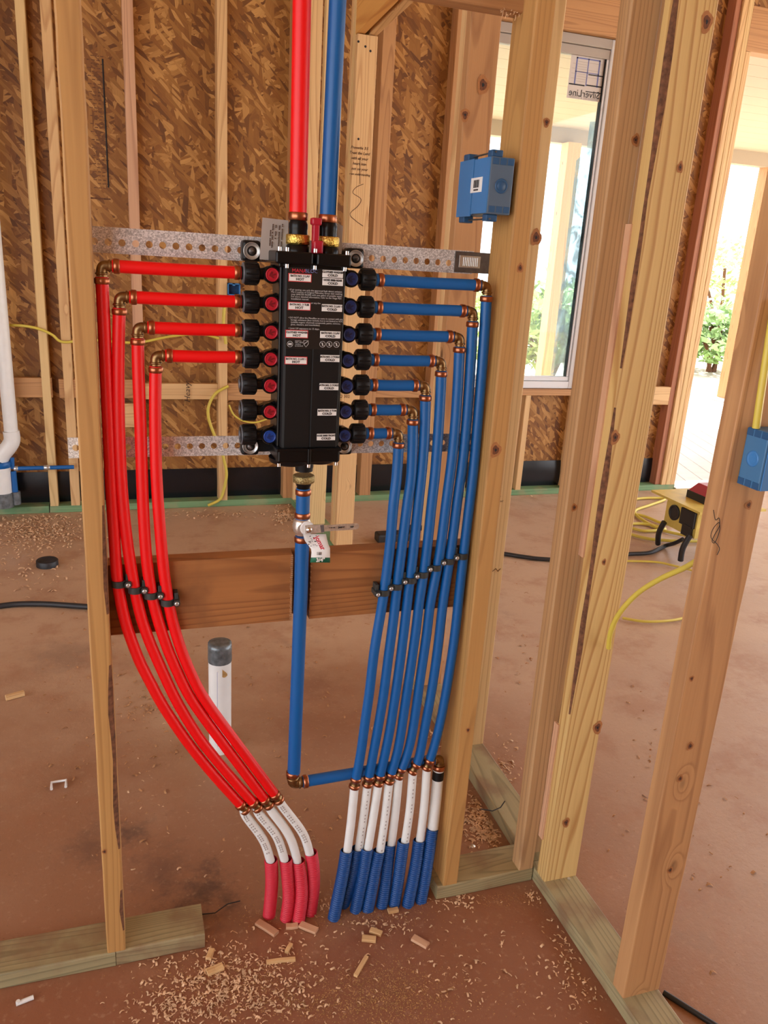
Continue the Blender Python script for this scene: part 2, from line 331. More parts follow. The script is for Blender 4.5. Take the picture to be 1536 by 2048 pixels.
class MB:
    """collects shapes (world coordinates) for ONE mesh"""
    def __init__(s): s.v = []; s.f = []; s.m = []; s.s = []
    def add(s, v, f, mi=0, sm=False):
        n = len(s.v); s.v += [Vector(a) for a in v]; s.f += [tuple(i+n for i in q) for q in f]; s.m += [mi]*len(f); s.s += [sm]*len(f); return s
    def box(s, x0, x1, y0, y1, z0, z1, b=0.0, mi=0):
        if b <= 0:
            v = [(x, y, z) for z in (z0, z1) for (x, y) in ((x0, y0), (x1, y0), (x1, y1), (x0, y1))]
            return s.add(v, [(3, 2, 1, 0), (4, 5, 6, 7), (0, 1, 5, 4), (1, 2, 6, 5), (2, 3, 7, 6), (3, 0, 4, 7)], mi)
        # bevelled box through bmesh
        bm = bmesh.new(); bmesh.ops.create_cube(bm, size=1)
        for v in bm.verts: v.co = Vector(((x0+x1)/2+v.co.x*(x1-x0), (y0+y1)/2+v.co.y*(y1-y0), (z0+z1)/2+v.co.z*(z1-z0)))
        bmesh.ops.bevel(bm, geom=list(bm.edges), offset=b, segments=2, profile=.5, affect='EDGES')
        bm.verts.index_update(); s.add([v.co.copy() for v in bm.verts], [tuple(v.index for v in f.verts) for f in bm.faces], mi, False); bm.free(); return s
    def cyl(s, p0, p1, r0, r1=None, n=20, mi=0, cap=True, sm=True):
        r1 = r0 if r1 is None else r1
        p0 = Vector(p0); p1 = Vector(p1); d = (p1-p0).normalized(); a = d.orthogonal().normalized(); b = d.cross(a)
        v = []
        for p, r in ((p0, r0), (p1, r1)):
            v += [p+(a*math.cos(2*math.pi*i/n)+b*math.sin(2*math.pi*i/n))*r for i in range(n)]
        s.add(v, [(i, (i+1) % n, n+(i+1) % n, n+i) for i in range(n)], mi, sm)
        if cap:
            s.add(v[:n], [tuple(reversed(range(n)))], mi); s.add(v[n:], [tuple(range(n))], mi)
        return s
    def lathe(s, p0, d, prof, n=24, mi=0, a0=None):
        p0 = Vector(p0); d = Vector(d).normalized(); a = (a0 or d.orthogonal()).normalized(); b = d.cross(a); v = []
        for t, r in prof: v += [p0+d*t+(a*math.cos(2*math.pi*i/n)+b*math.sin(2*math.pi*i/n))*r for i in range(n)]
        f = []
        for k in range(len(prof)-1): f += [(k*n+i, k*n+(i+1) % n, (k+1)*n+(i+1) % n, (k+1)*n+i) for i in range(n)]
        s.add(v, f, mi, True)
        s.add(v[:n], [tuple(reversed(range(n)))], mi); s.add(v[-n:], [tuple(range(n))], mi); return s
    def tube(s, pts, r, n=16, mi=0, closed_caps=True, rfun=None):
        pts = [Vector(p) for p in pts]; N = len(pts); v = []; a = None
        for i, p in enumerate(pts):
            d = (pts[min(i+1, N-1)]-pts[max(i-1, 0)]).normalized()
            if a is None: a = d.orthogonal().normalized()
            else: a = (a-d*a.dot(d)).normalized()
            b = d.cross(a); rr = rfun(i) if rfun else r
            v += [p+(a*math.cos(2*math.pi*k/n)+b*math.sin(2*math.pi*k/n))*rr for k in range(n)]
        f = []
        for i in range(N-1): f += [(i*n+k, i*n+(k+1) % n, (i+1)*n+(k+1) % n, (i+1)*n+k) for k in range(n)]
        s.add(v, f, mi, True)
        if closed_caps: s.add(v[:n], [tuple(reversed(range(n)))], mi); s.add(v[-n:], [tuple(range(n))], mi)
        return s
    def prism(s, poly, axis, a0, a1, mi=0):
        """poly of 2D points in the two other axes (order xyz without axis), extruded on axis"""
        n = len(poly); v = []
        for a in (a0, a1):
            for (p, q) in poly:
                v.append({'x': (a, p, q), 'y': (p, a, q), 'z': (p, q, a)}[axis])
        return s.add(v, [tuple(reversed(range(n))), tuple(range(n, 2*n))]+[(i, (i+1) % n, n+(i+1) % n, n+i) for i in range(n)], mi)
    def build(s, name, mats, parent=None, origin=None):
        o0 = Vector(origin) if origin is not None else (s.v[0].copy() if False else sum(s.v, Vector())/max(1, len(s.v)))
        o = mesh_obj(name, s.v, s.f, mats, None, s.m, origin=o0)
        o.data.polygons.foreach_set('use_smooth', s.s)
        bm = bmesh.new(); bm.from_mesh(o.data); bmesh.ops.recalc_face_normals(bm, faces=bm.faces); bm.to_mesh(o.data); bm.free()
        if parent is not None: attach(o, parent)
        return o
def spline(pts, k=8):
    pts = [Vector(p) for p in pts]; out = []
    for i in range(len(pts)-1):
        p0 = pts[max(i-1, 0)]; p1 = pts[i]; p2 = pts[i+1]; p3 = pts[min(i+2, len(pts)-1)]
        for j in range(k):
            t = j/k
            out.append(.5*((2*p1)+(p2-p0)*t+(2*p0-5*p1+4*p2-p3)*t*t+(3*p1-p0-3*p2+p3)*t**3))
    out.append(pts[-1]); return out
def smooth(p, n=2):
    p = [Vector(q) for q in p]
    for _ in range(n): p = [p[0]]+[(p[i-1]+p[i]*2+p[i+1])/4 for i in range(1, len(p)-1)]+[p[-1]]
    return p
def board(name, p0, p1, wa, wb, mat, parent, adir=(1, 0, 0), rings=14, jit=.0006, r=.003, twist=0.0, w1=None, wane=None, wrange=None, seed=0):
    """lumber from p0 to p1 (centres of the end faces); wa along adir, wb across. wane: {corner: depth} eaten by bark"""
    rnd = random.Random(hash((name, round(p0[0], 3), round(p0[1], 3), seed)) & 0xffff) if False else random.Random(int(abs(p0[0]*7919+p0[1]*104729+p0[2]*1299709)*10) % 65521+seed)
    p0 = Vector(p0); p1 = Vector(p1); d = (p1-p0); Ln = d.length; d.normalize()
    a = Vector(adir); a = (a-d*a.dot(d)).normalized(); b = d.cross(a)
    verts = []; wn = {}
    if wane:
        for k, dep in wane.items():
            ph = rnd.random()*9
            t0_, t1_ = wrange or (0, 1)
            wn[k] = [0 if not t0_ <= i/rings <= t1_ else max(0, dep*(.62+.38*math.sin(ph+i*.55)+.45*math.sin(ph*2+i*1.3))) for i in range(rings+1)]
    corners = [(1, 1), (-1, 1), (-1, -1), (1, -1)]
    for i in range(rings+1):
        t = i/rings; ang = twist*t
        ha = wa/2*(1+((w1 or wa)/wa-1)*t); hb = wb/2
        jx, jy = rnd.uniform(-jit, jit), rnd.uniform(-jit, jit)
        for k, (sx, sy) in enumerate(corners):
            cut = r + (wn[k][i] if k in wn else 0)
            cb = r + (wn[k][i]*.8 if k in wn else 0)
            # three verts round the corner
            tri = [(sx*ha, sy*(hb-cb)), (sx*(ha-cut*.35), sy*(hb-cb*.35)), (sx*(ha-cut), sy*hb)]
            if sx*sy < 0: tri.reverse()
            for (x, y) in tri:
                x += jx; y += jy
                verts.append((x*math.cos(ang)-y*math.sin(ang), x*math.sin(ang)+y*math.cos(ang), Ln*t))
    n = 12; faces = []; mi = []
    for i in range(rings):
        for k in range(n):
            faces.append((i*n+k, i*n+(k+1) % n, (i+1)*n+(k+1) % n, (i+1)*n+k))
            kk = k//3; mi.append(1 if (wane and kk in wn and k % 3 < 2 and max(wn[kk][i], wn[kk][i+1]) > .0015) else 0)
    faces.append(tuple(reversed(range(n)))); faces.append(tuple(rings*n+k for k in range(n))); mi += [0, 0]
    m4 = Matrix(((a.x, b.x, d.x, p0.x), (a.y, b.y, d.y, p0.y), (a.z, b.z, d.z, p0.z), (0, 0, 0, 1)))
    return mesh_obj(name, verts, faces, [mat, M['bark']], parent, mi, mat4=m4)
def upright(name, x0, x1, y0, y1, z0, z1, mat, parent, top=None, **kw):
    cx, cy = (x0+x1)/2, (y0+y1)/2
    t = top or (cx, cy)
    return board(name, (cx, cy, z0), (t[0], t[1], z1), x1-x0, y1-y0, mat, parent, **kw)
FONT = None
def text(name, s, loc, size, mat, parent, rot=(math.pi/2, 0, 0), ext=.0001, align='CENTER', sx=1.0, shear=0, bold=0, spacing=1.0):
    cu = bpy.data.curves.new(name, 'FONT'); cu.body = s; cu.size = size; cu.align_x = align; cu.align_y = 'CENTER'; cu.extrude = ext; cu.resolution_u = 2; cu.shear = shear; cu.offset = bold; cu.space_character = spacing
    t = bpy.data.objects.new(name+'_src', cu); C.objects.link(t)
    dg = bpy.context.evaluated_depsgraph_get(); me = bpy.data.meshes.new_from_object(t.evaluated_get(dg))
    bpy.data.objects.remove(t); bpy.data.curves.remove(cu)
    o = bpy.data.objects.new(name, me); me.materials.clear(); me.materials.append(mat); C.objects.link(o)
    from mathutils import Euler
    o.matrix_basis = Matrix.Translation(Vector(loc)) @ Euler(rot).to_matrix().to_4x4() @ Matrix.Diagonal((sx, 1, 1, 1))
    attach(o, parent); return o
def line(name, pts, r, mat, parent, n=5): return MB().tube(pts, r, n=n).build(name, mat, parent)

# ================================================================== SETTING
# floor
MB().box(-4, 4.9, -3.5, 3.27, -.12, 0).build('floor', M['floor'], origin=(0, 0, 0))['kind'] = 'structure'
# unseen roof added to block the sky; light enters by sides, window and doorway
MB().box(-4.2, 5.2, -3.6, 3.3, 3.12, 3.2).build('ceiling', M['ceil'])['kind'] = 'structure'

# ---- front partition (the plumbing wall)
wf = empty('wall_front', (0, 0, 0), kind='structure')
ZT = 3.1
pt = P(127.5, 0, 'y', 0.0); wtop = .036+((P(158, 0, 'y', 0).x-P(105, 0, 'y', 0).x)-.036)*(3.1-.038)/(pt.z-.038)
bx = -.050
slope = (pt.x+.004-bx)/(pt.z-.038)
L = board('stud', (bx, .0445, .038), (bx+slope*(ZT-.038), .0445, ZT), .036, .089, M['amber'], wf, rings=60, wane={3: .006}, wrange=(.02, .30), w1=wtop)
tag(L, 'amber pine stud left of the red pipes')
upr = P(1094, 0, 'y', 0.0); s1 = (upr.x-.700)/(upr.z-.038)
o = board('stud', (.700, .0445, .038), (.700+s1*(ZT-.038), .0445, ZT), .037, .089, M['amber'], wf, rings=20)
tag(o, 'stud right of the blue pipes, carrying the blue junction box')
ua, ub = P(1264, 0, 'y', 0.0), P(1326, 0, 'y', 0.0); kq = (ZT-.038)/(ua.z-.038); xtl = .8805+(ua.x-.8805)*kq; xtr = .9195+(ub.x-.9195)*kq
o = board('stud', (.900, .020, .038), ((xtl+xtr)/2, .020, ZT), .039, .039, M['tan'], wf, rings=20, w1=xtr-xtl)
board('bottom_plate', (-1.7, .0445, .019), (-.052, .0445, .019), .089, .038, M['treated'], wf, adir=(0, 1, 0), rings=8)
board('bottom_plate', (-.051, .0445, .019), (.13, .0445, .019), .089, .038, M['treated'], wf, adir=(0, 1, 0), rings=4)
board('bottom_plate', (.6675, .0445, .019), (.9185, .0445, .019), .089, .038, M['treated'], wf, adir=(0, 1, 0), rings=4)
zb = P(1000, 18, 'y', .05).z
board('blocking', (-.03, .069, zb+.044), (.70, .069, zb+.044), .038, .089, M['fir'], wf, adir=(0, 1, 0), rings=8)
# notched 2x6 behind the clipped pipes
xa, xb = P(583, 1180, 'y', .05).x, P(620, 1180, 'y', .05).x
b = MB(); poly = [(-.031, .05), (xa, .05), (xa+.003, .080), (xb, .080), (xb, .05), (.683, .05), (.683, .088), (-.031, .088)]
# built along x so the grain runs lengthwise: local z = world x
vv = []
for z in (.737, .878): vv += [(q, z, p) for (p, q) in poly]
b.add([Vector((v[0], v[1], v[2])) for v in vv], [tuple(range(8)), tuple(reversed(range(8, 16)))]+[(i, (i+1) % 8, 8+(i+1) % 8, 8+i) for i in range(8)])
bo = b.build('notched_board', M['beam'], None, origin=(0, 0, 0))
bo.matrix_basis = Matrix(((0, 0, 1, 0), (1, 0, 0, 0), (0, 1, 0, 0), (0, 0, 0, 1)))
attach(bo, wf); tag(bo, 'honey brown notched board between the studs')
# rough sawn edges of the notch
r_ = MB()
for i in range(34):
    z = .74+i*.0041; k = random.uniform(.0008, .003)
    r_.box(xa-.001-k, xa+.001, .0465, .052, z, z+.003)
    if i % 3 == 0: r_.box(xb-.001, xb+k, .047, .052, z, z+.003)
attach(r_.build('saw_splinters', M['shavingdk'], None), wf)

# ---- perpendicular partition on the right
wr = empty('wall_right', (.95, 0, 0), kind='structure')
def cx(y): return .9675 + (0 if y < 0 else .0195*y)
board('bottom_plate', (.963, -1.5, .019), (.9665, 0.02, .019), .089, .038, M['treated'], wr, rings=10)
board('bottom_plate', (.9675, .021, .019), (cx(.96), .962, .019), .089, .038, M['treated'], wr, rings=8)
def rstud(y, mat, d=.038, xo=0, w=.0885, topx=None, **kw):
    x = cx(y)+xo
    return board('stud', (x, y+d/2, .038), ((topx if topx is not None else x), y+d/2, ZT), w, d, M[mat], wr, rings=40, **kw)
o = rstud(-.048, 'bold', wane={2: .006, 1: .005}, wrange=(.15, .75)); tag(o, 'bold grained stud with knots and bark edges at the corner')
o = rstud(-.375, 'fir'); tag(o, 'orange stud nearest the camera, blue box on its face')
o = rstud(.513, 'straw', wane={2: .004}); tag(o, 'pale straw stud behind the right hand pipes')
rstud(.88, 'fir'); rstud(.9185, 'pine')
board('shim', (.9218, -.010, P(1104, 1670, 'y', -.01).z), (.9218, -.010, P(1145, 1442, 'y', -.01).z), .005, .018, M['pink'], wr, r=.0005)
board('shim', (.9218, -.010, P(1165, 1112, 'y', -.01).z), (.9218, -.010, P(1268, 449, 'y', -.01).z), .005, .018, M['pink'], wr, r=.0005)
board('stud', (.968, .066, .038), (.975, .066, ZT), .085, .038, M['tan'], wr, rings=6)
# the run beyond the door opening
board('stud', (1.0495, 2.266, .038), (1.0495, 2.266, 2.315), .089, .038, M['pine'], wr, rings=16)['label'] = 'pale stud with handwriting, beside the door opening'
board('stud', (1.0495, 2.3045, .038), (1.0495, 2.3045, ZT), .089, .038, M['straw'], wr, rings=10)
board('stud', (1.0495, 2.343, .038), (1.0495, 2.343, ZT), .089, .038, M['pine'], wr, rings=10)
board('stud', (.996, 2.63, .038), (1.0, 2.63, ZT), .089, .038, M['straw'], wr, rings=20, wane={0: .01})
board('stud', (1.003, 3.085, .038), (1.003, 3.085, ZT), .089, .038, M['pine'], wr, rings=10)
board('bottom_plate', (1.045, 2.247, .019), (1.0, 3.10, .019), .089, .038, M['green'], wr, rings=6)
# door header: two boards on edge
board('header_board', (cx(.95)-.025, .96, 2.42), (1.0235, 2.284, 2.42), .036, .20, M['ply'], wr, rings=4)
board('header_board', (cx(.95)+.028, .96, 2.42), (1.0765, 2.284, 2.42), .036, .20, M['pine'], wr, rings=4)
MB().box(1.045, 1.054, 1.0, 2.28, 2.35, 2.51).build('header_filler', M['shavingdk'], wr)

# ---- back wall
wb = empty('wall_back', (0, 3.108, 0), kind='structure')
YB = 3.108; YS = 3.197
def bstud(pxl, pxr, py, mat, w=None, z1=ZT, z0=.038, d=.089):
    x0 = P(pxl, py, 'y', YB).x; x1 = P(pxr, py, 'y', YB).x
    return board('stud', ((x0+x1)/2, YB+d/2, z0), ((x0+x1)/2, YB+d/2, z1), x1-x0, d, M[mat], wb, rings=8)
bstud(67, 85, 540, 'straw'); bstud(123, 142, 700, 'pine'); bstud(259, 280, 455, 'pink'); bstud(437, 455, 900, 'pine')
bstud(566, 584, 990, 'fir'); bstud(719, 741, 980, 'fir')
bstud(-120, -100, 700, 'pine'); bstud(-300, -280, 700, 'pine')
xw0, xw1 = P(905, 500, 'y', YB).x, P(1227, 110, 'y', YB).x
xw1 = P(1222, 115, 'y', YB).x+.0665
zw0, zw1 = .700, 2.695
for x, m_ in ((xw0-.019, 'pine'), (xw0-.058, 'fir'), (xw1+.02, 'pine'), (xw1+.059, 'tan')):
    board('stud', (x, YB+.0445, .038), (x, YB+.0445, ZT), .038, .089, M[m_], wb, rings=6)
board('sill_plate', (xw0, YB+.0445, zw0-.021), (xw1, YB+.0445, zw0-.021), .089, .038, M['fir'], wb, adir=(0, 1, 0), rings=4)
for x in (xw0+.2, xw0+.6): board('stud', (x, YB+.0445, .038), (x, YB+.0445, zw0-.04), .038, .089, M['pine'], wb, rings=4)
board('window_header', (xw0, YB+.0445, zw1+.12), (xw1, YB+.0445, zw1+.12), .089, .235, M['fir'], wb, adir=(0, 1, 0), rings=4)
# jamb studs at the doorway
xj0 = P(1322, 970, 'y', YB).x; xj1 = P(1349, 970, 'y', YB).x
w3 = (xj1-xj0)/3
for i, m_ in enumerate(('pine', 'straw', 'pine')):
    board('stud', (xj0+w3*(i+.5), YB+.0445, .038), (xj0+w3*(i+.5), YB+.0445, ZT if i < 2 else 2.74), w3-.001, .089, M[m_], wb, rings=8)
board('stud', (xj0-.021, YB+.055, .038), (xj0-.021, YB+.055, ZT), .04, .080, M['red'], wb, rings=8)  # separate reddish board, its dark tone paints the king stud's shaded side face
board('door_header', (xj1-w3, YB+.0445, 2.742+.12), (4.9, YB+.0445, 2.742+.12), .089, .238, M['fir'], wb, adir=(0, 1, 0), rings=4)
xk = (xw1+xj0)/2+.12
board('stud', (xk, YB+.0445, .038), (xk, YB+.0445, ZT), .038, .089, M['fir'], wb, rings=6)
# plates
board('bottom_plate', (-3.5, YB+.0445, .019), (P(98, 1020, 'y', YB).x, YB+.0445, .019), .089, .038, M['green'], wb, adir=(0, 1, 0), rings=4)
board('bottom_plate', (P(100, 1020, 'y', YB).x, YB+.0445, .019), (xj1, YB+.0445, .019), .089, .038, M['green'], wb, adir=(0, 1, 0), rings=8)
# blocking row
def blk(x0, x1, z0, z1, mat='pine', yo=.0):
    board('blocking', (x0, YB+.03+yo, (z0+z1)/2), (x1, YB+.03+yo, (z0+z1)/2), .038, z1-z0, M[mat], wb, adir=(0, 1, 0), rings=3)
blk(-3.4, P(104, 780, 'y', YB).x, .632, .735, 'fir'); blk(P(118, 780, 'y', YB).x, P(274, 780, 'y', YB).x, .63, .73, 'fir')
blk(P(280, 780, 'y', YB).x, P(436, 780, 'y', YB).x, .625, .712); blk(P(456, 780, 'y', YB).x, P(570, 780, 'y', YB).x, .62, .715, 'fir')
blk(P(240, 830, 'y', YB).x, P(276, 830, 'y', YB).x, .47, .60, 'pine')
blk(P(741, 800, 'y', YB).x, xw0-.078, .64, .735, 'fir')
blk(xk+.02, xj0-.045, .60, .72, 'pine')
# sheathing panels with the window hole
for (x0, x1, z0, z1) in ((-3.6, -.92, .2, ZT), (-.9198, .30, .2, ZT), (.3002, 1.52, .2, ZT), (1.5202, xw0, .2, ZT), (xw0, xw1, .2, zw0), (xw0, xw1, zw1, ZT), (xw1, xj1, .2, ZT)):
    MB().box(x0, x1, YS, YS+.011, z0, z1).build('sheathing_panel', M['osb'], wb, origin=(0, YS, 0))
# black membrane at the foot
mv = []; mf = []; nx, nz = 60, 5
for i in range(nx+1):
    for j in range(nz+1):
        x = -3.6+(xj1+3.6)*i/nx; mv.append((x, YS-.006-.012*math.sin(j/nz*math.pi)*(.6+.4*math.sin(i*1.7)), .02+.19*j/nz))
for i in range(nx):
    for j in range(nz): a = i*(nz+1)+j; mf.append((a, a+nz+1, a+nz+2, a+1))
mesh_obj('black_membrane', mv, mf, M['membrane'], wb, smooth=True)
# exterior face of the building beyond the doorway header
MB().box(4.6, 5.1, YB, YS+.02, 0, ZT).build('corner_post_panel', M['osb'], wb)
MB().box(xj1, 4.9, YS, YS+.011, 2.95, 3.12).build('sheathing_panel', M['osb'], wb, origin=(0, YS, 0))
# unseen wall behind the camera, added to cut the frontal light
wq = empty('rear_light_block', (0, -3.5, 0), kind='structure')
MB().box(-1.2, 5.2, -3.6, -3.5, 0, 3.12).build('sheathing_panel', M['osb'], wq)
wl = empty('wall_left', (-3.6, 0, 0), kind='structure')  # unseen left wall, cut short to let side light in
MB().box(-3.7, -3.6, 0.8, 3.2, 0, 3.1).build('sheathing_panel', M['osb'], wl)

# ---- window
wn = empty('window_1', (xw0, YB+.05, zw0), kind='structure')
def fr(n, x0, x1, z0, z1, y0=YB+.035, y1=YB+.1, m_='vinyl'): MB().box(x0, x1, y0, y1, z0, z1, b=.004).build(n, M[m_], wn)
fr('window_frame', xw0, xw0+.05, zw0, zw1); fr('window_frame', xw1-.045, xw1, zw0, zw1); fr('window_frame', xw0+.05, xw1-.045, zw0, zw0+.045); fr('window_frame', xw0+.05, xw1-.045, zw1-.05, zw1, m_='greyvinyl')
fr('sash_rail', xw0+.05, xw1-.045, zw1-.10, zw1-.052, YB+.045, YB+.09, 'greyvinyl'); fr('sash_rail', xw0+.05, xw1-.045, zw0+.047, zw0+.075, YB+.045, YB+.09)
fr('sash_stile', xw1-.062, xw1-.047, zw0+.075, zw1-.10, YB+.045, YB+.09); MB().box(xw1-.0665, xw1-.0625, YB+.05, YB+.08, zw0+.075, zw1-.10).build('gasket', M['blackm'], wn)
fr('sash_stile', xw0+.052, xw0+.075, zw0+.075, zw1-.10, YB+.045, YB+.09)
MB().box(xw0+.075, xw1-.0665, YB+.065, YB+.069, zw0+.075, zw1-.10).build('pane', M['glass'], wn)
# sticker on the pane (read from behind, so mirrored)
yk = YB+.064
tl, trr, bl, br = P(1143, 106, 'y', yk), P(1212, 118, 'y', yk), P(1133, 196, 'y', yk), P(1200, 204, 'y', yk)
x0, x1, z0, z1 = (tl.x+bl.x)/2, (trr.x+br.x)/2, (bl.z+br.z)/2, (tl.z+trr.z)/2
st = empty('window_sticker', ((x0+x1)/2, yk, (z0+z1)/2), 'printed paper label with mirrored lettering stuck on the upper window pane', 'label')
MB().box(x0, x1, yk-.0006, yk, z0, z1).build('backing_paper', plain('sticker_paper', (.62, .58, .55), .6), st)
wdt, hgt = x1-x0, z1-z0; yk -= .0008
def bar(u0, u1, v0, v1, m_): MB().box(x0+wdt*u0, x0+wdt*u1, yk-.0004, yk, z1-hgt*v1, z1-hgt*v0).build('printed_bar', M[m_], st)
for a in ((.16, .86, .06, .09), (.16, .2, .06, .68), (.5, .53, .06, .68), (.82, .86, .06, .68), (.16, .86, .37, .39)): bar(*a, 'blueink')
for a in ((.55, .98, .40, .425), (.02, .48, .66, .69), (.53, .98, .64, .67), (.53, .98, .79, .81)): bar(*a, 'ink')
for i in range(9): bar(.06 if i % 2 else .22, .48 if i % 3 else .92, .15+i*.055, .157+i*.055, 'card')
text('printed_word', 'SilverLine', ((x0+x1)/2, yk-.001, z0+hgt*.135), wdt*.235, M['ink'], st, sx=-1)
text('printed_word', 'WINDOWS & DOORS', ((x0+x1)/2, yk-.001, z0+hgt*.035), wdt*.07, M['card'], st, sx=-1, spacing=1.3)

# ---- doorway threshold + exterior
MB().box(xj1, 4.6, YB-.02, YS+.06, .0, .018, b=.004).build('door_threshold', M['nickel'])['kind'] = 'structure'
deck = empty('deck_floor', (3, 5, -.03), kind='structure')
ang = math.radians(19); dv = Vector((math.sin(ang), math.cos(ang), 0)); nv = Vector((dv.y, -dv.x, 0))
base = None
c0 = Vector((4.2, 4.6, -.03))
mb0 = None
for i in range(-26, 24):
    c = c0+nv*(i*.142)
    a, e = c-dv*3.2, c+dv*2.3
    # clip the board ends to the deck band y 3.27..6.9
    ta = (3.27-c.y)/dv.y; te = (6.9-c.y)/dv.y
    p, q = c+dv*ta, c+dv*te
    ob = board('plank', p, q, .1375, .03, M['deckm'], deck, adir=nv, rings=1, jit=0)
ground = MB().box(-22, 40, 6.9, 60, -.35, -.25).build('ground', M['dirt']); ground['kind'] = 'structure'
MB().box(-22, 5.0, 3.27, 6.9, -.35, -.08).build('ground_slab', M['dirt'])['kind'] = 'structure'
MB().box(5.0, 40, -12, 6.9, -.35, -.25).build('ground_yard', M['dirt'])['kind'] = 'structure'
MB().box(-22, 5.0, -14, -3.5, -.35, -.02).build('ground_front', M['dirt'])['kind'] = 'structure'
# porch roof
pr = empty('porch_ceiling', (3, 5, 2.8), kind='structure')
for i in range(13):
    MB().box(-1.5, 9, 3.3+i*.262, 3.3+i*.262+.258, 2.80, 2.83).build('soffit_panel', M['sidingtan'], pr)
zf = P(1140, 288, 'y', 6.6).z
MB().box(-1.5, 9, 6.6, 6.72, zf, 2.80).build('fascia_beam', M['fascia'], pr)
MB().box(-1.7, 9.2, 3.2, 6.9, 2.84, 2.95).build('roof_deck', M['sidingtan'], pr)
def ppost(pxb, pyb, w=.14):
    b_ = P(pxb, pyb, 'z', -.015)
    t = empty('porch_post', (b_.x, b_.y, -.015), None, None)
    return b_, t
pa = P(1458, 752, 'z', -.01); yp = min(pa.y, 6.66)
pa = P(1458, 752, 'y', yp)
pp = empty('porch_post', (pa.x, yp, -.01), 'square wooden porch post seen through the doorway', 'post')
board('post', (pa.x, yp, .03), (pa.x, yp, zf), .14, .14, M['fir'], pp, rings=4)
MB().box(pa.x-.11, pa.x+.11, yp-.11, yp+.11, -.014, .03, b=.01).build('base_plate', M['paper'], pp)
pb = P(1118, 500, 'y', 6.55)
p2 = empty('porch_post', (pb.x, 6.55, -.01), 'square wooden porch post seen through the window', 'post')
board('post', (pb.x, 6.55, .03), (pb.x, 6.55, zf), .15, .15, M['pine'], p2, rings=4)
MB().box(pb.x-.11, pb.x+.11, 6.44, 6.66, -.014, .03, b=.01).build('base_plate', M['paper'], p2)
# stacked lumber on the porch
for i in range(5):
    c = P(1078, 735, 'y', 6.2); z = .012+i*.0502
    o = board('lumber_plank', (c.x-1.3+.05*i, 6.15+.03*(i % 2), z), (c.x+.75-.04*i, 6.15+.03*(i % 2), z), .28, .05, M['straw'], None, adir=(0, 1, 0), rings=3)
    tag(o, ['bottom', 'second', 'middle', 'fourth', 'top'][i]+' pale plank of the stack on the porch outside the window', 'plank', 'planks stacked on the porch')
# plastic film hanging outside the glass
pts_l = [(1165, 243), (1163, 300), (1158, 380), (1150, 470), (1140, 560), (1128, 650), (1112, 745)]
fv = []; ff = []; rows = 26; cols = 10
for j in range(rows+1):
    py = 243+(750-243)*j/rows
    xl = 1172-(py-243)*.12 - (10 if j > 3 else -8); xr = 1222-(py-243)*.178
    for i in range(cols+1):
        u = i/cols; q = P(xl+(xr-xl)*u, py, 'y', YS+.03+.02*math.sin(u*9+j*.7)+.012*math.sin(j*1.9+u*4))
        fv.append(q)
for j in range(rows):
    for i in range(cols): a = j*(cols+1)+i; ff.append((a, a+1, a+cols+2, a+cols+1))
o = mesh_obj('plastic_film', fv, ff, M['film'], None, smooth=True, origin=fv[0])
tag(o, 'crumpled clear bluish plastic film hanging outside the window glass', 'plastic film')
# trees and bushes
def bush(name, c, r, n, mat, label, leaf=.09):
    t = empty(name, c, label, 'bush' if name == 'bush' else 'tree')
    m = MB(); v = []; f = []
    for i in range(n):
        u = random.random(); th = random.uniform(0, 2*math.pi); ph = math.acos(random.uniform(-.6, 1)); rr = (.55+.45*random.random())*(1+.18*math.sin(th*5)+.15*math.cos(ph*7))
        p = Vector((c[0]+r[0]*rr*math.sin(ph)*math.cos(th), c[1]+r[1]*rr*math.sin(ph)*math.sin(th), c[2]+r[2]+r[2]*rr*math.cos(ph)))
        a = Vector((random.gauss(0, 1), random.gauss(0, 1), random.gauss(0, 1))).normalized(); b_ = a.orthogonal().normalized(); s = leaf*random.uniform(.6, 1.4)
        k = len(v); v += [p-a*s, p+b_*s*.45, p+a*s, p-b_*s*.45]; f.append((k, k+1, k+2, k+3))
    o = mesh_obj('foliage', v, f, mat, t, origin=Vector(c)); o['kind'] = 'stuff'
    tr = MB()
    for k in range(4):
        e = Vector((c[0]+random.uniform(-.5, .5)*r[0], c[1]+random.uniform(-.4, .4)*r[1], c[2]+r[2]*random.uniform(.9, 1.4)))
        tr.tube(spline([Vector((c[0]+.05*k, c[1], c[2])), (Vector(c)+e)/2+Vector((.08, 0, .1)), e], 5), .04, n=7)
    tr.build('stem', M['bark'], t)
for i, (px, py, y, rx, rz, m_, lab) in enumerate([
    (1085, 700, 9, .9, .9, 'leaf', 'bright green bush seen through the window left of the porch post'),
    (1190, 690, 13.5, 1.5, 1.4, 'leafdark', 'green bush partly behind the plastic film outside the window'),
    (1425, 690, 11, 1.2, .75, 'leafdark', 'low dark green bush seen through the doorway'),
    (1440, 610, 17, 2.2, 1.8, 'leaf', 'pale green tree behind the low bush beyond the doorway'),
    (980, 690, 17.5, 1.6, 1.4, 'leaf', 'green bush showing between the studs left of the window post')]):
    q = P(px, py, 'y', y); bush('bush' if rz < 1.5 else 'tree', (q.x, y, -.25), (rx, rx*.8, max(.3, (q.z+.25)*.5+rz*.5)), 2600, M[m_], lab)

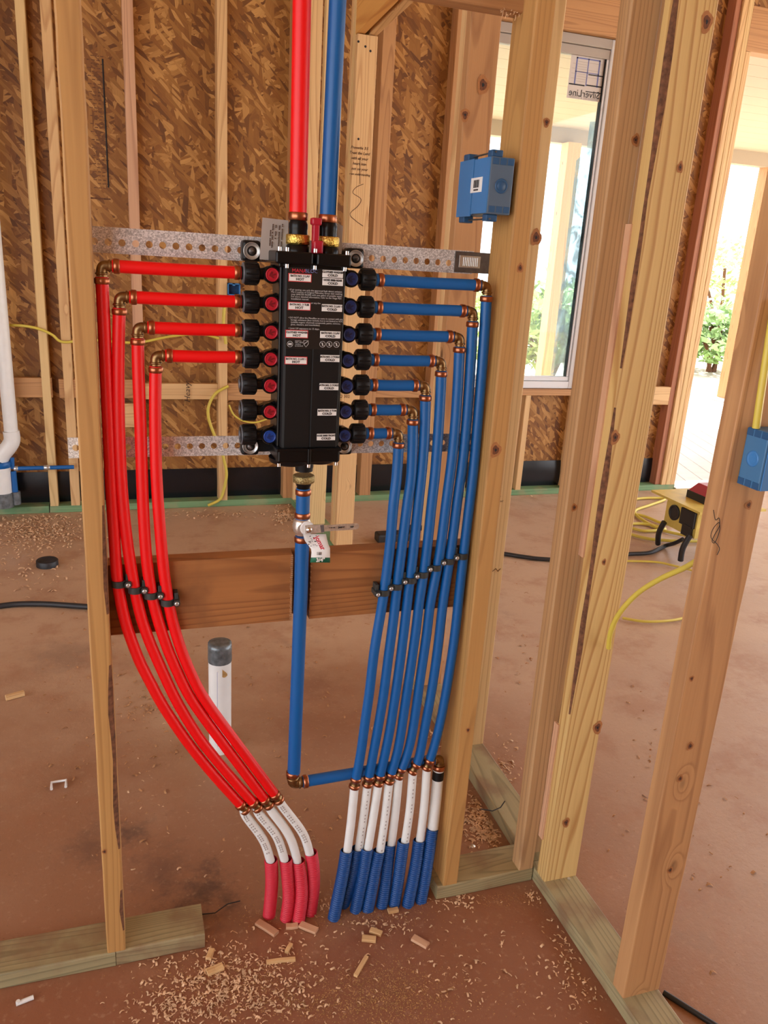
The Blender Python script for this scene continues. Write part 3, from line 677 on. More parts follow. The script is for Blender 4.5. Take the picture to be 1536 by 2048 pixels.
# ================================================================== MANIFOLD
PY = .036                                 # plane of the pipe runs
ZP = [1.4005, 1.353, 1.305, 1.259, 1.2125, 1.166, 1.121]
mf_ = empty('water_manifold', (.323, .04, 1.07), 'black plastic water manifold with red and blue valve buttons between two studs', 'manifold')
b = MB().box(.271, .376, -.008, .074, 1.100, 1.422, b=.006)
b.box(.3235, .3725, -.0098, .0, 1.106, 1.416, b=.0012)
b.build('body', M['panel'], mf_)
b = MB().box(.266, .2715, .004, .07, 1.104, 1.418, b=.0025).box(.3755, .381, .004, .07, 1.104, 1.418, b=.0025); b.build('side_rail', M['black'], mf_)
b = MB().box(.255, .318, -.018, .078, 1.420, 1.440, b=.003).box(.324, .3835, -.018, .078, 1.420, 1.440, b=.003).box(.262, .378, -.008, .07, 1.414, 1.424, b=.002)
b.build('top_flange', M['black'], mf_)
b = MB().box(.264, .3795, -.016, .076, 1.079, 1.104, b=.004).box(.3185, .3245, -.020, .0, 1.077, 1.106, b=.0015).box(.262, .3815, -.017, .077, 1.100, 1.106, b=.0015)
b.build('bottom_cap', M['black'], mf_)
b = MB()
b.lathe((.297, .03, 1.080), (0, 0, -1), [(0, .040), (.008, .038), (.012, .030)], 24); b.lathe((.350, .03, 1.080), (0, 0, -1), [(0, .034), (.006, .032), (.010, .026)], 24)
b.build('outlet_boss', M['blackm'], mf_)
b = MB()
for (x, y, z, d) in [(.262, -.012, 1.440, 1), (.2745, -.012, 1.440, 1), (.3215, -.014, 1.4405, 1), (.3215, -.014, 1.4195, -1), (.2745, -.012, 1.4195, -1), (.377, -.012, 1.440, 1), (.374, -.012, 1.4195, -1), (.268, -.010, 1.0785, -1), (.3215, -.014, 1.0765, -1), (.374, -.010, 1.0785, -1)]:
    b.cyl((x, y, z), (x, y, z+.006*d), .0034, n=8)
b.build('flange_bolt', M['chrome'], mf_)
# top inlet necks, rings and gold nuts
for (x, col) in ((P(596, 470, 'y', PY).x, 'redpex'), (P(655.5, 470, 'y', PY).x, 'bluepex')):
    b = MB().lathe((x, PY, 1.438), (0, 0, 1), [(0, .0195), (.012, .0195), (.013, .017), (.038, .016), (.04, .0165), (.047, .0165), (.052, .014), (.058, .0125)], 24); nk = b.build('inlet_neck', M['black'], mf_)
    b = MB().lathe((x, PY, 1.4515), (0, 0, 1), [(0, .0185), (.0015, .0205), (.015, .0205), (.0165, .0185)], 20); b.build('brass_nut', M['gold'], mf_)
# lever key between the inlets
xk_ = P(629, 470, 'y', .02).x
b = MB().box(xk_-.0055, xk_+.0055, .006, .020, 1.452, 1.490, b=.002).box(xk_-.0085, xk_+.009, .004, .022, 1.484, 1.496, b=.003).box(xk_-.005, xk_+.012, .002, .022, 1.438, 1.460, b=.003)
tag(b.build('lever_key', M['handle'], mf_), 'dark red plastic key clipped between the inlets')
def port(side, i):
    z = ZP[i]; sg = -1 if side == 'l' else 1
    xb = .256 if side == 'l' else .3955
    xn = P(502 if i < 4 else 497, 0+[546, 604, 660, 713, 766.6, 818.5, 869][i], 'y', PY).x if side == 'l' else P([734, 731, 728, 724.5, 722, 719.6, 714.6][i], [558, 614, 667, 719.6, 770, 818.5, 866.8][i], 'y', PY).x
    arm = MB(); xe = .270 if side == 'l' else .378
    arm.cyl((xe, PY, z), (xn, PY, z), .0098, n=16)
    # gusset rising to the rail
    arm.prism([(xe, z+.019), (xe, z-.008), (xb-sg*.004, z-.008), (xn-sg*.010, z+.006), (xb, z+.014)], 'y', PY-.006, PY+.010)
    arm.lathe((xb, .050, z), (0, -1, 0), [(0, .0135), (.026, .0148), (.030, .0148), (.032, .0135)], 24)
    a = arm.build('port_arm', M['black'], mf_)
    capped = side == 'l' and i >= 4
    nut = MB(); hl = .0135; R = .0185
    nut.lathe((xn-hl, PY, z), (1, 0, 0), [(0, R-.003), (.002, R), (.025, R), (.027, R-.003)], 12)
    for k in range(12):
        th = 2*math.pi*k/12; c, s_ = math.cos(th), math.sin(th)
        nut.cyl((xn-hl+.003, PY+c*(R-.0006), z+s_*(R-.0006)), (xn+hl-.003, PY+c*(R-.0006), z+s_*(R-.0006)), .0016, n=5)
    nn = nut.build('port_nut', M['blackm'], mf_)
    if capped or side == 'l':
        g = MB(); xo = xn-hl
        g.lathe((xo+.001, PY, z), (-1, 0, 0), [(0, .0175), (.0018, .0175), (.0022, .016)], 28)
        attach(g.build('port_ring', M['greyring'], None), nn)
        if capped:
            g = MB().lathe((xo-.001, PY, z), (-1, 0, 0), [(0, .0145), (.0014, .0145)], 24); attach(g.build('port_cap', M['black'], None), nn)
            g = MB().lathe((xo-.0022, PY, z), (-1, 0, 0), [(0, .0085), (.0016, .0075)], 20); attach(g.build('cap_plug', M['greyring'], None), nn)
    # button
    red = side == 'l' and i < 6
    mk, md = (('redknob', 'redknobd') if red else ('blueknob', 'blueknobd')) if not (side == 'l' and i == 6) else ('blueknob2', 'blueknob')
    kb = MB().lathe((xb, .019, z), (0, -1, 0), [(0, .0112), (.003, .0112), (.0036, .0104), (.0030, .0092), (.0026, .0088)], 28)
    kk = kb.build('valve_button', M[mk], mf_); tag(kk, ('red' if red else 'blue')+' valve button')
    s_ = 1 if side == 'l' else 1
    y_ = .0160
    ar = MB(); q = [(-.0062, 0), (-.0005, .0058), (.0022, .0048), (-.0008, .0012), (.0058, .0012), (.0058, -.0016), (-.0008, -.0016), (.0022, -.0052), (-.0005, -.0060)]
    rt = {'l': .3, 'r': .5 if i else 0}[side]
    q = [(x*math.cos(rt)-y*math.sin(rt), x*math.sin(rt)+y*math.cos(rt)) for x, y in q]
    ar.prism([(xb+x, z+y) for x, y in q], 'y', y_-.0006, y_+.001); attach(ar.build('arrow_recess_shade', M[md], None), kk)  # dark wedge stands in for the shade inside the recessed arrow
    return xn
NL = [port('l', i) for i in range(7)]; NR = [port('r', i) for i in range(7)]
# mounting feet with washers
for (px, py, zz) in ((504, 502, 0), (712, 517, 0), (501, 893, 1), (689.5, 893, 1)):
    w = P(px, py, 'y', .058)
    foot = MB().box(w.x-.016, w.x+.016, .060, .0885, w.z-.0175, w.z+.0175, b=.005)
    xi = .268 if px < 600 else .379
    foot.box(min(w.x, xi), max(w.x, xi), .064, .085, w.z-.012, w.z+.012, b=.002)
    f = foot.build('mounting_foot', M['blackm'], mf_)
    g = MB().lathe((w.x, .0605, w.z), (0, -1, 0), [(0, .0145), (.0016, .0145), (.002, .0135), (.0012, .0132), (.0016, .006)], 28); attach(g.build('washer', M['washer'], None), f)
    g = MB().lathe((w.x, .0590, w.z), (0, -1, 0), [(0, .0060), (.003, .0055), (.003, .003), (.009, .0024), (.013, .0006)], 12); attach(g.build('screw', M['steel'], None), f)
    g = MB().lathe((w.x, .0592, w.z), (0, -1, 0), [(0, .0082), (.0006, .0082)], 20); attach(g.build('washer_groove', M['blackm'], None), f)
# sticky labels
YL = -.0085
def label(px, py, w, s1, s2, hot):
    y = -.0103
    c = P(px, py, 'y', y); z = c.z; h = .0135 if hot else .0118
    m = MB().box(c.x-w/2, c.x+w/2, y-.0003, y+.001, z-h/2, z+h/2)
    if hot: m.box(c.x-w/2+.0012, c.x+w/2-.0012, y-.0006, y, z-h/2+.0012, z+h/2-.0012, mi=1)
    o = m.build('label', [M['labelred'], M['paper']] if hot else [M['paper']], mf_)
    text('lettering', s1, (c.x, y-.0008, z+.0026), .0046, M['ink'], o, bold=.00018, sx=.95)
    text('lettering', s2, (c.x, y-.0008, z-.0026), .0054, M['ink'], o, bold=.0002, sx=1.2)
for a in [(600, 555.5, .0395, 'BATH NO. 3 LAV'), (598.5, 612.5, .0395, 'BATH NO. 3 TUB'), (593.5, 668, .0395, 'CLOTHES WASHER'), (592, 721, .0395, 'BATH NO. 2 LAV 1')]: label(*a, 'HOT', True)
for a in [(665.5, 548, .036, 'CLOTHES WASHER'), (665.5, 564, .036, 'HOSE BIBB REAR'), (664, 616, .036, 'BATH NO. 2 LAV 1'), (660.5, 669.5, .036, 'BATH NO. 3 LAV'), (660, 717, .0345, 'BATH NO. 3 TOILET'), (658, 773.5, .0345, 'BATH NO. 2 TOILET'), (654, 824.5, .0345, 'BATH NO. 2 TUB'), (652, 874, .034, 'HOSE BIBB FRONT')]: label(*a, 'COLD', False)
def prt(s, px, py, size, mat='whiteink', al='LEFT', **kw):
    c = P(px, py, 'y', -.0102); text('printed_text', s, (c.x, -.0101, c.z), size, M[mat], mf_, align=al, **kw)
# the long text runs over both halves of the face: give it a thin printed film
c0_, c1_ = P(575, 534, 'y', -.0099), P(687, 700, 'y', -.0099)
MB().box(c0_.x, .3738, -.0100, -.0082, c1_.z, c0_.z).build('printed_film', plain('dark_film', (.011, .010, .0098), .35), mf_)
prt('MANA', 584, 541, .0085, 'redink'); prt('BLOC', 610, 542, .0085, 'blueink')
tx = ['If air testing, use only the approved leak detect solution', 'Mix 2 ounces of Original Palmolive Green dish washing', 'soap (#46100-46200) with one gallon of potable water.', 'For more detailed information, refer to the Viega PEX', 'Installation manual.']
for i, s in enumerate(tx): prt(('\u2022 ' if i == 0 else '  ')+s, 577.5 if i == 0 else 579.5, 579+i*4.6, .0040)
prt('or any the', 622, 606, .0040)
tx = ['DO NOT allow the ManaBloc to come in contact with any', 'foreign substance (four includes but is not limited to VOC', '(volatile organic chemical) compounds, paints, solvents,', 'glues, cleaners, and insecticides).']
for i, s in enumerate(tx): prt(('\u2022 ' if i == 0 else '  ')+s, 576.5 if i == 0 else 579, 635+i*4.6, .0039)
prt('\u2022 Limit UV exposure to 15 days.', 576.5, 656.5, .0042)
for i in range(4): prt(['to standard', 'NSF / ANSI', 'certified', 'to standard'][i] if i else 'tested to', 590, 681.5+i*3.4, .0030)
for (px, py, r) in ((580, 688, .0048), (645, 688.5, .0050), (658.6, 688.7, .0050), (673, 689, .0050)):
    c = P(px, py, 'y', -.0102)
    ring = MB(); ring.tube([Vector((c.x+r*math.cos(t*math.pi/12), -.0102, c.z+r*math.sin(t*math.pi/12))) for t in range(25)], .0004, n=4)
    if px > 600:
        ring.tube([Vector((c.x-r*.7, -.0102, c.z+r*.7)), Vector((c.x+r*.7, -.0102, c.z-r*.7))], .0004, n=4); ring.box(c.x-.0009, c.x+.0009, -.0104, -.01, c.z-r*.5, c.z+r*.5)
    else: ring.box(c.x-.003, c.x+.003, -.0104, -.01, c.z-.0018, c.z+.0018)
    ring.build('printed_icon', M['whiteink'], mf_)
c = P(612, 687, 'y', -.0102); sh = [(-.004, .005), (.004, .005), (.004, -.001), (0, -.006), (-.004, -.001), (-.004, .005)]
ic = MB().tube([Vector((c.x+a, -.0102, c.z+d)) for a, d in sh], .0004, n=4); ic.tube([Vector((c.x-.003, -.0102, c.z-.001)), Vector((c.x+.003, -.0102, c.z+.004))], .0006, n=4); ic.build('printed_icon', M['whiteink'], mf_)

# instruction cards tucked behind
cd = empty('instruction_card', tuple(P(548, 480, 'y', .05)), 'grey printed card tucked behind the manifold, left of the red supply pipe', 'card')
pl = [P(525, 435, 'y', .052), P(577, 441, 'y', .052), P(574, 522, 'y', .050), P(519, 519, 'y', .050)]
mesh_obj('sheet', [p+Vector((0, s, 0)) for s in (0, .0008) for p in pl], [(0, 1, 2, 3), (7, 6, 5, 4), (0, 4, 5, 1), (1, 5, 6, 2), (2, 6, 7, 3), (3, 7, 4, 0)], M['card'], cd, origin=pl[0])
for i, (px, n) in enumerate(((541, 9), (546.5, 16), (552, 14), (559, 17), (565, 15))):
    for k in range(n):
        if random.random() < .2: continue
        q = P(px-k*.12, 450+k*3.4, 'y', .0498); MB().box(q.x-.0006, q.x+.0006, .0494, .0500, q.z-.0011, q.z+.0007).build('printed_text', M['softink'], cd) if False else None
tt = MB()
for i, (px, n, s) in enumerate(((541, 10, 461), (546, 15, 449), (552, 9, 451), (559, 17, 452), (565, 16, 449))):
    for k in range(n):
        if random.random() < .18: continue
        q = P(px-k*.2, s+k*3.2, 'y', .0498); tt.box(q.x-.0007, q.x+.0007, .0488, .0500, q.z-.0012, q.z+.0008)
tt.build('printed_text', M['softink'], cd)
cd2 = empty('instruction_card', tuple(P(676, 460, 'y', .05)), 'grey card edge showing right of the blue supply pipe', 'card')
pl = [P(662, 441, 'y', .058), P(676, 447, 'y', .058), P(686, 452, 'y', .058), P(683, 508, 'y', .056), P(660, 506, 'y', .056)]
mesh_obj('sheet', [p+Vector((0, s, 0)) for s in (0, .0008) for p in pl], [(0, 1, 2, 3, 4), (9, 8, 7, 6, 5), (0, 5, 6, 1), (1, 6, 7, 2), (2, 7, 8, 3), (3, 8, 9, 4), (4, 9, 5, 0)], M['card'], cd2, origin=pl[0])

# perforated straps
def strap(name, x0, x1, z0, z1, lab, y=.0895, hp=.0218, x00=None):
    t = empty(name, ((x0+x1)/2, y, z0), lab, 'strap')
    bm = bmesh.new(); zc = (z0+z1)/2-(.003 if z0 > 1.2 else .0); R = .0058; n = 16; th = .0016
    k0 = x0+.002; nh = int((x1-k0-.006)/hp)
    xs = [x0]+[k0+hp*(i+.5)-hp*0 for i in range(0)]
    v = []; f = []
    def addq(pts):
        k = len(v); v.extend(pts); f.append(tuple(range(k, k+len(pts))))
    cur = x0
    for i in range(nh):
        c = k0+hp*(i+.5); a, d = c-hp/2, c+hp/2
        # square cell with round hole: 16 quads
        sq = []; ci = []
        for k in range(n):
            th_ = 2*math.pi*k/n; cxx, szz = math.cos(th_), math.sin(th_)
            ci.append((c+R*cxx, zc+R*szz)); m_ = max(abs(cxx)/(hp/2), abs(szz)/((z1-z0)/2))
            X = c+cxx/m_; Z = zc+szz/m_
            if abs(szz)/((z1-z0)/2) >= abs(cxx)/(hp/2)-1e-6: Z = z1 if szz > 0 else z0
            Z = min(max(Z, z0), z1)
            sq.append((X, Z))
        # snap the corners
        for cxr, czr in ((a, z0), (a, z1), (d, z0), (d, z1)):
            j = min(range(n), key=lambda q: (sq[q][0]-cxr)**2*4+(sq[q][1]-czr)**2); sq[j] = (cxr, czr)
        for k in range(n):
            k2 = (k+1) % n
            addq([(sq[k][0], 0, sq[k][1]), (sq[k2][0], 0, sq[k2][1]), (ci[k2][0], 0, ci[k2][1]), (ci[k][0], 0, ci[k][1])])
    e = k0+hp*nh
    addq([(x0, 0, z0), (k0, 0, z0), (k0, 0, z1), (x0, 0, z1)]); addq([(e, 0, z0), (x1, 0, z0), (x1, 0, z1), (e, 0, z1)])
    o = mesh_obj('perforated_plate', [(p[0], y, p[2]) for p in v], f, M['galv'], t, origin=((x0+x1)/2, y, z0))
    sd = o.modifiers.new('thickness', 'SOLIDIFY'); sd.thickness = .0022; sd.offset = 0
    return t
s1_ = strap('steel_strap', -.062, .655, 1.419, 1.4605, 'upper perforated galvanised steel strap crossing behind the manifold')
b = MB(); xe = .612
b.box(xe+.004, .735, .0865, .0885, 1.421, 1.459, b=.0005)
b.build('slide_bracket', M['steel'], s1_)
b = MB()
for i in range(9): b.cyl((.634+i*.0036, .0862, 1.433), (.634+i*.0036, .0862, 1.449), .0012, n=6)
b.box(.625, .669, .0858, .087, 1.430, 1.452, b=.0005); b.build('ribbed_clamp', M['washer'], s1_)
strap('steel_strap', -.0875, .735, 1.0695, 1.1065, 'lower perforated galvanised steel strap crossing behind the manifold')

# ================================================================== PIPES
RP = .0104
def ring(mb, p, d, r, w=.010, mi=0):
    d = Vector(d).normalized(); p = Vector(p); mb.lathe(p-d*w/2, d, [(0, r+.0004), (.0012, r+.0019), (w-.0012, r+.0019), (w, r+.0004)], 20, mi)
def elbow(parent, corner, da, db, r=.0085, L_=.017):
    """brass 90 degree elbow at corner with arms along da and db"""
    c = Vector(corner); da = Vector(da).normalized(); db = Vector(db).normalized(); m = MB()
    pts = [c+da*L_, c+da*L_*.55] + [c+(da*(1-t)**2+db*t*t)*L_*.5 for t in (.15, .35, .5, .65, .85)] + [c+db*L_*.55, c+db*L_]
    m.tube(pts, r, n=16)
    for d in (da, db): m.lathe(c+d*(L_*.62), d, [(0, r+.0006), (.001, r+.0018), (.003, r+.0018), (.004, r+.0006)], 18)
    return m.build('brass_elbow', M['brass'], parent)
def rings(parent, lst, r, w=.010):
    for k, (p, d) in enumerate(lst):
        m = MB(); ring(m, p, d, r, w); m.build('crimp_ring', M['copper'], parent)
def coupler(parent, p, d, r, dark=True):
    """copper crimp rings round a brass coupler at the joint of two pipes"""
    p = Vector(p); d = Vector(d).normalized()
    m = MB(); ring(m, p-d*.009, d, r, .009); m.build('crimp_ring', M['copper'], parent)
    m = MB(); ring(m, p+d*.009, d, r, .009); m.build('crimp_ring', M['copper'], parent)
    m = MB(); m.lathe(p-d*.0045, d, [(0, r), (.0045, r*.86), (.009, r)], 18); m.build('coupler_collar', M['brass'], parent)
def sleeve(px0, py0, mid, px1, py1, ytop, ybot, mat, lab, grp, r=.0138):
    pts = [P(px0, py0, 'y', ytop)]
    for (a, b_) in mid: pts.append(None)
    bot = P(px1, py1, 'y', ybot); bot.z = -.004
    # interpolate y along the way
    zs = pts[0].z
    for k, (a, b_) in enumerate(mid):
        t = (k+1)/(len(mid)+1); pts[k+1] = P(a, b_, 'y', ytop+(ybot-ytop)*t)
    pts.append(bot)
    sp = spline(pts, 10)
    # resample evenly
    Ls = [0]
    for i in range(1, len(sp)): Ls.append(Ls[-1]+(sp[i]-sp[i-1]).length)
    tot = Ls[-1]; n = int(tot/.00125); out = []
    j = 0
    for i in range(n+1):
        s_ = tot*i/n
        while j < len(Ls)-2 and Ls[j+1] < s_: j += 1
        t = (s_-Ls[j])/max(1e-9, Ls[j+1]-Ls[j]); out.append(sp[j].lerp(sp[j+1], t))
    m = MB(); m.tube(out, r, n=20, closed_caps=False, rfun=lambda i: r+(.0008 if (i//2) % 2 else -.0009))
    # inner bore
    m.tube(out[:14], r-.0016, n=20, closed_caps=False)
    k = len(m.v)
    o = m.build('pipe_sleeve', mat, None, origin=out[-1]); tag(o, lab, 'pipe sleeve', grp); return pts[0], (out[0]-out[8]).normalized(), out
# ---- red runs
RED = 'outermost red hot water pipe, first left of the four|second red hot water pipe from the amber stud|third red hot water pipe from the amber stud|innermost red hot water pipe, nearest the manifold'.split('|')
redv = [
 [(203.6, 556), (208.5, 658), (213.5, 785), (218.6, 886), (222.4, 988), (229.7, 1080), (233, 1155), (248, 1235), (261.6, 1276), (280, 1326), (302.6, 1367), (318.6, 1400), (366, 1473), (420, 1542), (484, 1612)],
 [(237.6, 612), (236.5, 700), (236.4, 785), (238.5, 886), (244, 988), (253.7, 1080), (264, 1148), (277.6, 1217), (291, 1262), (309.5, 1308), (330, 1353), (351.6, 1400), (384, 1454), (420, 1506), (509, 1608)],
 [(274.5, 678), (277, 759), (281.5, 861), (284.8, 988), (290, 1080), (296, 1148), (309.5, 1217), (323, 1262), (339, 1308), (359.6, 1353), (382, 1400), (441, 1480), (532, 1602)],
 [(308.8, 729), (310, 810), (311.3, 912), (314.5, 988), (322, 1080), (326.6, 1137), (339, 1217), (350.5, 1262), (365, 1308), (384.7, 1353), (408.6, 1400), (469, 1480), (552, 1592)]]
redc = [(202.5, 527.5), (237.6, 590), (274.5, 655.5), (310.5, 708)]
redh = [(477.7, 543), (477.7, 602.5), (477.7, 658), (477.7, 711.5)]
redw = [[(490.6, 1631), (517.7, 1665.5), (532, 1691.6), (541, 1722)], [(517.7, 1628), (547, 1662), (560, 1688), (569, 1720)], [(543.7, 1623), (569.7, 1656), (586, 1688), (595, 1724)], [(563, 1610), (589, 1643), (609, 1672), (620, 1710)]]
reds = [((542, 1719), [(543.7, 1756.7), (542, 1792.5)], (537.8, 1830)), ((571.4, 1717.6), [(576, 1760), (578, 1796)], (572, 1838)), ((597, 1721), [(602, 1760), (603, 1796)], (597, 1841)), ((622, 1704.6), [(626.7, 1740), (626.7, 1779.5)], (620, 1826))]
RY = [.036, .036, .036, .036]
for i in range(4):
    c = P(*redc[i], 'y', .036); hx = NL[i]-.0135
    t = empty('red_water_pipe', tuple(c), RED[i], 'pipe', 'red water pipes')
    cz = Vector((c.x, .036, ZP[i]))
    h0 = cz+Vector((.016, 0, 0)); h1 = Vector((hx-.004, PY, ZP[i]))
    MB().tube([h0, (h0+h1)/2+Vector((0, 0, -.0008)), h1], RP, n=20).build('pipe_arm', M['redpex'], t)
    vp_ = [P(a, b_, 'y', .036 if b_ < 1200 else .036-.004*min(1, (b_-1200)/200)) for a, b_ in redv[i]]
    vp_ = [Vector((cz.x, .036, ZP[i]-.018))]+vp_[1:]
    sp = smooth(spline(vp_, 6), 14)
    MB().tube(sp, RP, n=20).build('pipe_riser', M['redpex'], t)
    elbow(t, cz, (1, 0, 0), (0, 0, -1))
    rings(t, [(cz+Vector((.023, 0, 0)), (1, 0, 0)), (cz+Vector((0, 0, -.024)), (0, 0, -1)), (Vector((hx-.010, PY, ZP[i])), (1, 0, 0))], RP)
    m = MB().cyl((hx-.004, PY, ZP[i]), (hx+.004, PY, ZP[i]), .0112, n=18); m.build('insert', M['blackm'], t)
    d = (sp[-1]-sp[-4]).normalized(); coupler(t, sp[-1]+d*.004, d, RP)
    w = [sp[-1]+d*.008]+[P(a, b_, 'y', .032) for a, b_ in redw[i]]
    wsp = smooth(spline(w, 8), 10); MB().tube(wsp, RP*.93, n=18).build('white_pipe_end', M['whitepex'], t)
    if i in (0, 1, 3):
        pm = MB()
        for k in range(6, len(wsp)-6):
            if (k*7+i) % 5 == 0: continue
            dd = (wsp[k+1]-wsp[k]).normalized(); q = wsp[k]+Vector((-.0005, -RP*.93-.00005, .0)); sd = dd.cross(Vector((0, 1, 0)))
            for s_ in (-1, 1): pm.add([q+sd*(s_*.0022-.0014)-dd*.0016, q+sd*(s_*.0022+.0014)-dd*.0016, q+sd*(s_*.0022+.0014)+dd*.0022, q+sd*(s_*.0022-.0014)+dd*.0022], [(0, 1, 2, 3)])
        pm.build('printed_marks', M['card'], t)
    (a, b_), mid, (e, g) = reds[i]
    yb = P(e, g, 'z', 0).y
    sleeve(a, b_, mid, e, g, .032, yb, M['redsleeve'], ['leftmost red corrugated sleeve rising from the floor around a white pipe', 'second red corrugated sleeve from the left at the floor', 'third red corrugated sleeve from the left, standing furthest forward', 'rightmost red corrugated sleeve, tucked behind its neighbour'][i], 'red corrugated pipe sleeves')
# ---- blue runs
BLN = ['shortest blue cold water pipe, nearest the manifold, from the lowest port', 'second shortest blue pipe, from the sixth port down', 'blue pipe from the fifth port down, third from the manifold', 'middle blue pipe of the seven, from the fourth port', 'blue pipe from the third port down, third from the right stud', 'blue pipe from the second port down, next to the outermost', 'outermost blue pipe, from the top port, against the right stud']
bluev = [
 [(800.7, 888), (793.6, 960), (786, 1009), (781, 1091), (766, 1198), (760, 1235), (747, 1308), (740, 1380), (731, 1435), (722, 1508), (711, 1562)],
 [(829, 836), (825, 902), (822, 960), (816, 996), (804, 1091), (791, 1198), (787.5, 1235), (775, 1326), (766, 1399), (753, 1472), (737, 1558)],
 [(853, 789), (849, 878), (842, 960), (837, 1000), (828, 1091), (815, 1198), (811, 1235), (800, 1326), (789, 1399), (778, 1472), (759, 1556)],
 [(884, 738), (879, 831), (872, 925), (869, 960), (863, 1009), (852, 1119), (838.6, 1198), (833, 1253), (820, 1344), (806, 1435), (797, 1499), (781, 1552)],
 [(920, 698), (914, 808), (904, 925), (893, 996), (879, 1119), (860.5, 1198), (855, 1260), (842, 1344), (829.5, 1435), (818.5, 1499), (801, 1542)],
 [(945, 646), (938, 785), (926, 925), (914.6, 996), (904, 1091), (886, 1198), (879, 1271), (864, 1380), (849.5, 1453), (838.6, 1517), (830, 1533)],
 [(973, 592), (966, 714), (954, 855), (948, 930), (940, 1000), (930.5, 1078), (917, 1198), (910, 1271), (893, 1380), (879, 1453), (864, 1508), (857, 1525)]]
bluec = [(799, 862), (827, 822), (852, 776), (884, 726), (920.5, 679), (947, 626), (975, 573)]
bluew = [((709.5, 1583), (693, 1703)), ((735, 1579), (716, 1698)), ((756, 1577), (734, 1698)), ((779, 1572), (758, 1704)), ((798, 1564), (781, 1690)), ((829, 1553), (808, 1685)), ((856, 1543), (838, 1683))]
blues = [((693, 1701), [(686, 1745), (677, 1790)], (667, 1836)), ((715, 1696), [(709, 1738), (698, 1778)], (685, 1820)), ((734, 1696), [(728, 1738), (720, 1778)], (711, 1820)), ((758, 1701), [(750, 1738), (743, 1778)], (735, 1819)), ((780, 1688), [(775, 1730), (770, 1770)], (763, 1812)), ((807, 1682), [(801, 1725), (795, 1768)], (788, 1809)), ((838, 1680), [(832, 1725), (824, 1768)], (815, 1811)), ((865, 1657), [(858, 1705), (850, 1755)], (841, 1802))]
SLN = ['leftmost blue corrugated sleeve, leaning furthest forward', 'second blue sleeve from the left, half behind the first', 'third blue sleeve from the left', 'fourth blue sleeve from the left', 'fifth blue sleeve from the left, fourth from the stud', 'sixth blue sleeve from the left, third from the stud', 'seventh blue sleeve, next to the tallest one', 'tallest blue corrugated sleeve, against the stud foot']
for i in range(8):
    (a, b_), mid, (e, g) = blues[i]; yb = max(.004, P(e, g, 'z', 0).y)
    if i == 1: yb += .014
    sleeve(a, b_, mid, e, g, (.040 if i in (1, 4) else .030), yb, M['bluesleeve'], SLN[i], 'blue corrugated pipe sleeves', r=.0134)
for i in range(7):
    j = 6-i; z = ZP[j]; c = P(*bluec[i], 'y', .036); cz = Vector((c.x, .036, z)); hx = NR[j]+.0135
    t = empty('blue_water_pipe', tuple(cz), BLN[i], 'pipe', 'blue water pipes')
    h0 = Vector((hx+.004, PY, z)); h1 = cz-Vector((.016, 0, 0))
    MB().tube([h0, (h0+h1)/2+Vector((0, 0, -.0006)), h1], RP, n=20).build('pipe_arm', M['bluepex'], t)
    vp_ = [P(a, b_, 'y', .036 if b_ < 1200 else .036-.006*min(1, (b_-1200)/300)) for a, b_ in bluev[i]]
    vp_ = [Vector((cz.x, .036, z-.018))]+vp_[1:]
    sp = smooth(spline(vp_, 6), 14)
    MB().tube(sp, RP, n=20).build('pipe_riser', M['bluepex'], t)
    elbow(t, cz, (-1, 0, 0), (0, 0, -1))
    rings(t, [(cz-Vector((.023, 0, 0)), (1, 0, 0)), (cz+Vector((0, 0, -.024)), (0, 0, -1)), (Vector((hx+.012, PY, z)), (1, 0, 0))], RP)
    MB().cyl((hx-.004, PY, z), (hx+.006, PY, z), .0112, n=18).build('insert', M['bluepex'], t)
    d = (sp[-1]-sp[-4]).normalized(); coupler(t, sp[-1]+d*.004, d, RP)
    (a, b_), (e, g) = bluew[i]
    w = [sp[-1]+d*.010, P((a+e)/2+1, (b_+g)/2, 'y', .035 if i in (1, 4) else .030), P(e, g+12, 'y', .040 if i in (1, 4) else .030)]
    wsp = spline(w, 12); MB().tube(wsp, RP*.93, n=18).build('white_pipe_end', M['whitepex'], t)
    if i in (1, 3, 5):
        pm = MB()
        for k in range(3, len(wsp)-4):
            if (k*7+i) % 4 == 0: continue
            dd = (wsp[k+1]-wsp[k]).normalized(); q = wsp[k]+Vector((0, -RP*.93-.00008, 0)); sd = dd.cross(Vector((0, 1, 0)))
            pm.add([q-sd*.0014-dd*.0024, q+sd*.0014-dd*.0024, q+sd*.0014+dd*.0016, q-sd*.0014+dd*.0016], [(0, 1, 2, 3)])
        pm.build('printed_marks', M['card'], t)
